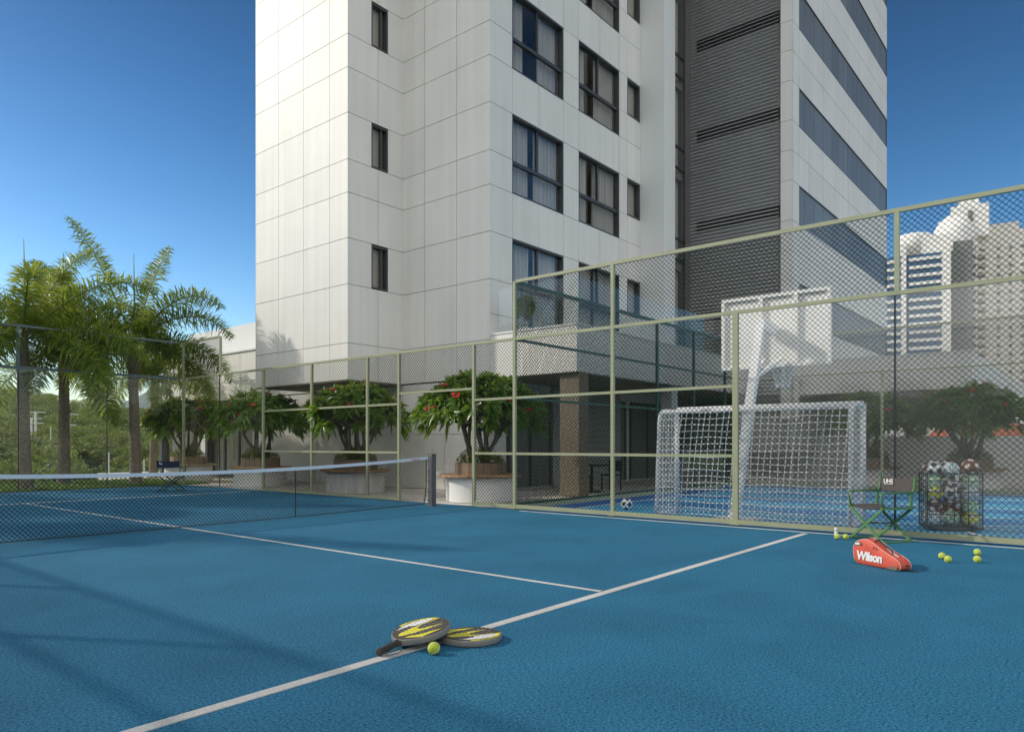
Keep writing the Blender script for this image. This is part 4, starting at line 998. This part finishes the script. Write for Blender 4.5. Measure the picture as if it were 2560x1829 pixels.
m=MB(); m.tube([bp(cx_+(x_-cx_)*.985,max(.004,cz_+(z_-cz_)*.985),.010) for x_,z_ in O2],.003,5,closed=True); m.tube([bp(cx_+(x_-cx_)*.985,max(.004,cz_+(z_-cz_)*.985),bd-.01) for x_,z_ in O2],.003,5,closed=True); m.build('piping','piping',t,True)
text_mesh('lettering','Wilson',.125,'print',t,bp(.075,.062,-.017),bu,(0,0,1),shear=.12,off=.0055,sx=.93)
text_mesh('lettering','Wilson',.062,'print',t,bp(.385,.202,.055),(bu*.9+Vector((0,0,-.45))),bv,shear=.2,off=.002,sx=.9).location=(0,0,0.006)
m=MB(); m.poly([bp(s,z,-.0105) for s,z in ((.025,.075),(.045,.05),(.085,.02),(.12,.008),(.065,.012),(.03,.045))]); m.poly([bp(s,z,-.0115) for s,z in ((.44,.012),(.48,.035),(.575,.05),(.585,.03),(.56,.008))]); m.poly([bp(s,z,-.0135) for s,z in ((.03,.205),(.05,.235),(.135,.252),(.125,.215),(.09,.2))]); m.build('grey_patch','bag_grey',t)
m=MB(); m.poly([bp(s,z,-.016) for s,z in ((.048,.213),(.055,.232),(.115,.238),(.11,.215))]); m.build('logo_patch','print',t)
m=MB(); m.tube([bp(.255,.262,.05),bp(.27,.285,.075),bp(.36,.235,.08),bp(.44,.185,.08),bp(.47,.158,.06)],.011,6); m.build('carry_handle','black',t,True)
m=MB()
for s,z in ((.30,.222),(.335,.215),(.14,.235)): m.tube([bp(s,z,-.02),bp(s-.004,z-.028,-.022)],.004,5)
m.tube([bp(.61,.06,.08),bp(.63,.06,.10)],.008,5); m.tube([bp(.6,.01,.1),bp(.66,.006,.13),bp(.70,.004,.12)],.007,5); m.build('zip_pull','black',t)

# ---------------- director chairs ----------------
def chair(lab,fab,loc,rz,frame='green'):
    """local: +x width (viewer's right when facing the chair's front), front towards -y"""
    t=thing('folding_chair',lab,'chair',loc,rz); w=.295; d=.235; zs=.455
    for y in (-d,d):
        m=MB(); m.bar((-w,y,zs),(w,y,.012),.035,.02,up=(0,1,0)); m.build('leg',frame,t)
        m=MB(); m.bar((w,y+.022,zs),(-w,y+.022,.012),.035,.02,up=(0,1,0)); m.build('leg',frame,t)
    for x in (-w,w):
        m=MB(); m.bar((x,-d-.02,.012),(x,d+.04,.012),.03,.022); m.build('floor_rail',frame,t)
        m=MB(); m.bar((x,-d-.02,zs),(x,d+.04,zs),.032,.03); m.build('seat_rail',frame,t)
        m=MB(); m.bar((x,d,zs),(x,d+.005,.64),.018,.035,up=(0,1,0)); m.bar((x,d+.005,.64),(x,d+.06,.70),.018,.035,up=(0,1,0)); m.bar((x,d+.06,.70),(x,d+.075,.86),.02,.04,up=(0,1,0)); m.build('back_post',frame,t)
        m=MB(); m.tube([(x,-d+.03,zs),(x,-d-.01,.57),(x,-d-.025,.63),(x,-d-.0,.655),(x,-d+.05,.66),(x,d+.03,.66)],.014,6); m.build('armrest',frame,t,True)
    m=MB(); m.bar((-w*.5,0,.235),(w*.5,0,.235),.01,.01); m.tube([(0,-d,.235),(0,d+.02,.235)],.007,6); m.build('pivot_rod','black',t)
    m=MB(); N=14
    for i in range(N):
        x0=-w+2*w*i/N;x1=-w+2*w*(i+1)/N; f0=zs+.018-.045*(1-(x0/w)**2); f1=zs+.018-.045*(1-(x1/w)**2)
        m.quad((x0,-d+.01,f0),(x1,-d+.01,f1),(x1,d+.02,f1),(x0,d+.02,f0)); m.quad((x0,d+.02,f0-.004),(x1,d+.02,f1-.004),(x1,-d+.01,f1-.004),(x0,-d+.01,f0-.004))
    m.build('seat',fab,t,True)
    m=MB()
    for i in range(N):
        x0=-w+2*w*i/N;x1=-w+2*w*(i+1)/N; g=lambda x:d+.058+.03*(1-(x/w)**2)
        dz=lambda x:-.018*(1-(x/w)**2)
        m.quad((x0,g(x0)-.004,.675+dz(x0)),(x1,g(x1)-.004,.675+dz(x1)),(x1,g(x1)+.012,.855+dz(x1)),(x0,g(x0)+.012,.855+dz(x0)))
        m.quad((x1,g(x1)+.001,.675+dz(x1)),(x0,g(x0)+.001,.675+dz(x0)),(x0,g(x0)+.017,.855+dz(x0)),(x1,g(x1)+.017,.855+dz(x1)))
    m.build('backrest',fab,t,True); return t
# near chair: width axis towards viewer's right = P1->P2
cc=(10.78,2.39,0); ax=math.atan2(-.83,-.56)
ch1=chair('green folding chair with brown grey cloth by the fence behind the red bag','fabric',cc,ax)
g_=.2
text_mesh('lettering','U',.085,'print',ch1,(-.235,.288,.765),(1,.10,0),(0,.09,1),off=.0015); text_mesh('lettering','HS',.085,'print',ch1,(-.178,.292,.765),(1,.10,0),(0,.09,1),off=.0015)
m=MB(); m.box(-.235,-.07,.2945,.2955,.748,.753); m.build('lettering_rule','print',ch1)
ch2=chair('small green framed folding chair with navy back, in the far corner before the glass','fabric_navy',(9.55,20.3,0),R(180)+ math.atan2(-.7713,.6365)+R(8)+R(0),'frame_dark')
text_mesh('lettering','UHS',.09,'print',ch2,(.225,.325,.755),(-1,0,0),(0,0,1),off=.0015)

# ---------------- terrace furniture in the shade ----------------
def dining(x,y,lab):
    t=thing('dining_table',lab,'table',(x,y,0),0,'tables under the podium roof'); m=MB(); m.box(-.45,.45,-.45,.45,.72,.76); m.build('tabletop','black',t); m=MB(); m.tube([(0,0,.02),(0,0,.72)],.04,8); m.lathe([(.25,0),(.25,.02)],20); m.build('pedestal','black',t)
def dchair(x,y,rz,lab):
    t=thing('dining_chair',lab,'chair',(x,y,0),rz,'dark dining chairs under the podium roof'); m=MB(); m.box(-.22,.22,-.22,.22,.43,.47); m.build('seat','black',t)
    m=MB(); m.box(-.22,.22,.19,.22,.55,.86); m.build('backrest','black',t)
    for a in (-1,1):
        for b in (-1,1): m=MB(); m.bar((a*.19,b*.19,0),(a*.19,b*.19,.43 if b<0 else .86),.03,.03); m.build('leg','black',t)
dining(16.8,11.0,'dark square table under the podium roof, seen through the wire fences')
dchair(16.1,10.9,1.6,'dark dining chair left of the square table under the podium roof'); dchair(17.5,10.8,-1.6,'dark dining chair right of the square table under the podium roof')

# ---------------- distant city ----------------
ang0=math.atan2(-.7713,.6365)
def highrise(name,lab,xs,d,wid,dep,h,build):
    x,y=pol(xs,d); t=thing(name,lab,'building',(x,y,-9),ang0+R(-30),'distant apartment towers'); build(t,wid,dep,h+9); return t
def bA(t,w,dp,h):
    m=MB(); m.box(0,w,0,dp,0,h-2,0); m.build('glass_wall','city_blue',t)
    z=4
    while z<h-2:
        for a_,b_,c_ in ((-.3,w*.24,-.6),(w*.37,w*.88,-.8)): m=MB(); m.box(a_,b_,c_,.3,z,z+1.0); m.build('balcony','city_wht',t)
        z+=2.75

    m=MB(); m.box(w*.25,w*.33,-1.1,1,0,h+2); m.box(w*.88,w*1.02,-1.1,1,0,h); m.box(w*.3,w*1.05,0,dp*.8,h-2,h+4); m.build('pilaster','city_wht',t)
    m=MB(); m.lathe([(5.5,h-2),(5.5,h+4.5),(5.1,h+5.6)],28,(w*.45,5,0)); m.build('roof_drum','city_wht',t,True)
    m=MB(); m.box(w*1.03,w*1.35,.5,dp,0,h+1); m.build('recess','city_dark',t)
def bB(t,w,dp,h):
    m=MB(); m.box(0,w,0,dp,0,h-6); m.build('wall','city_wht',t)
    m=MB(); m.lathe([(w*.62,h-10),(w*.62,h),(w*.5,h+3),(w*.25,h+5)],24,(w*.45,w*.4,0)); m.box(w*.3,w*1.3,0,5,h-4,h+7); m.box(w*.5,w*1.05,1,5,h+7,h+9.5); m.build('roof_dome','city_wht',t,False)
    z=3
    while z<h-8: m=MB(); m.box(w*.05,w*.55,-1.3,0,z,z+1.05); z+=3.0; m.build('balcony','city_cream',t)
    z=4.4
    while z<h-8:
        for a_,b_ in ((.08,.5),(.62,.95)): m=MB(); m.box(w*a_,w*b_,-.05,.02,z,z+1.3); m.build('window','city_blue',t)
        z+=3.0
    m=MB(); m.box(w*.48,w*.56,-.1,.3,h-9,h+1); m.box(w*.75,w*.88,-.2,.3,h-1,h+5); m.build('dark_slot','city_dark',t)
def bC(t,w,dp,h):
    m=MB(); m.box(w*.13,w,0,dp,0,h); m.box(0,w*.13,2,dp,0,h-3); m.build('wall','city_cream',t)
    m=MB(); m.box(w*.15,w*.95,1,dp-1,h,h+2); m.box(w*.35,w*.8,1,dp-1,h+2,h+4.5); m.build('roof_house','city_cream',t)
    z=3
    while z<h-4: m=MB(); m.box(w*.14,w*.36,-1.5,0,z,z+1.1); z+=3.0; m.build('balcony','city_cream',t)
    z=4.2
    while z<h-4:
        for q,e in ((.16,w*.18),(.5,.9),(.66,.9),(.82,.9)): m=MB(); m.box(w*q,w*q+e,-.06,.03,z,z+1.1); m.build('window','city_dark',t)
        z+=3.0
    m=MB(); m.box(w*.0,w*.12,-.2,2,0,h-2); m.build('recess','city_dark',t)
highrise('apartment_tower','distant tower with blue glass and white balcony bands, right of the white tower',1966,250,19,16,68,bA)
highrise('apartment_tower','distant white domed apartment tower rising tallest behind the fence',2086,250,11,14,76,bB)
highrise('apartment_tower','distant wide beige apartment tower at the far right behind the fence',2132,250,21,16,72,bC)
def house(xs,d,w,dp,zb,h,lab,roof='tile'):
    x,y=pol(xs,d); t=thing('city_house',lab,'house',(x,y,zb),ang0+random.uniform(-.4,.4),'low white houses beyond the podium')
    m=MB(); m.box(-w/2,w/2,0,dp,0,h); m.build('wall','city_wht',t)
    m=MB(); e=.5; zz=h; m.poly([(-w/2-e,-e,zz),(w/2+e,-e,zz),(w/2+e,dp/2,zz+w*.22),(-w/2-e,dp/2,zz+w*.22)]); m.poly([(-w/2-e,dp+e,zz),(-w/2-e,dp/2,zz+w*.22),(w/2+e,dp/2,zz+w*.22),(w/2+e,dp+e,zz)])
    m.poly([(-w/2-e,-e,zz),(-w/2-e,dp/2,zz+w*.22),(-w/2-e,dp+e,zz)]); m.poly([(w/2+e,-e,zz),(w/2+e,dp+e,zz),(w/2+e,dp/2,zz+w*.22)]); m.build('roof',roof,t)
    n_=max(2,int(w/2.2))
    for k in range(n_):
        for z in (1.0,3.8,6.6,9.4):
            if z+1.2<h: m=MB(); xx=-w/2+w*(k+.5)/n_; m.box(xx-.5,xx+.5,-.06,.02,z,z+1.3); m.build('window','city_dark',t)
house(2060,75,11,9,-8,6.9,'white house with orange tiled roof behind the trees, left of the lit fence post')
house(2215,62,9,8,-8,5.6,'white house with red tiled roof right of the lit fence post, behind the wall')
house(2275,90,14,10,-8,9,'white house with red roof at the right edge, beyond the sports court')
house(2150,120,26,12,-8,12,'long white building in the distance behind the right hand trees',roof='city_wht')
house(1990,110,18,12,-8,12,'white building in the distance behind the goal and the trees',roof='city_wht')

for o in bpy.data.objects:
    if o.get('label') and len(str(o['label']).split())>16: print('LONG',o.name,o['label'])

# ---------------- air ----------------
hm=bpy.data.materials.new('haze'); hm.use_nodes=True; hn=hm.node_tree.nodes; hn.remove(hn['Principled BSDF'])
pv=hn.new('ShaderNodeVolumePrincipled'); pv.inputs['Color'].default_value=(.72,.82,.95,1); pv.inputs['Density'].default_value=.00012; hm.node_tree.links.new(pv.outputs[0],hn['Material Output'].inputs['Volume']); M['haze']=hm
m=MB(); m.box(-4050,4050,-4050,4050,-14,300); tag(m.build('haze','haze'),kind='stuff')
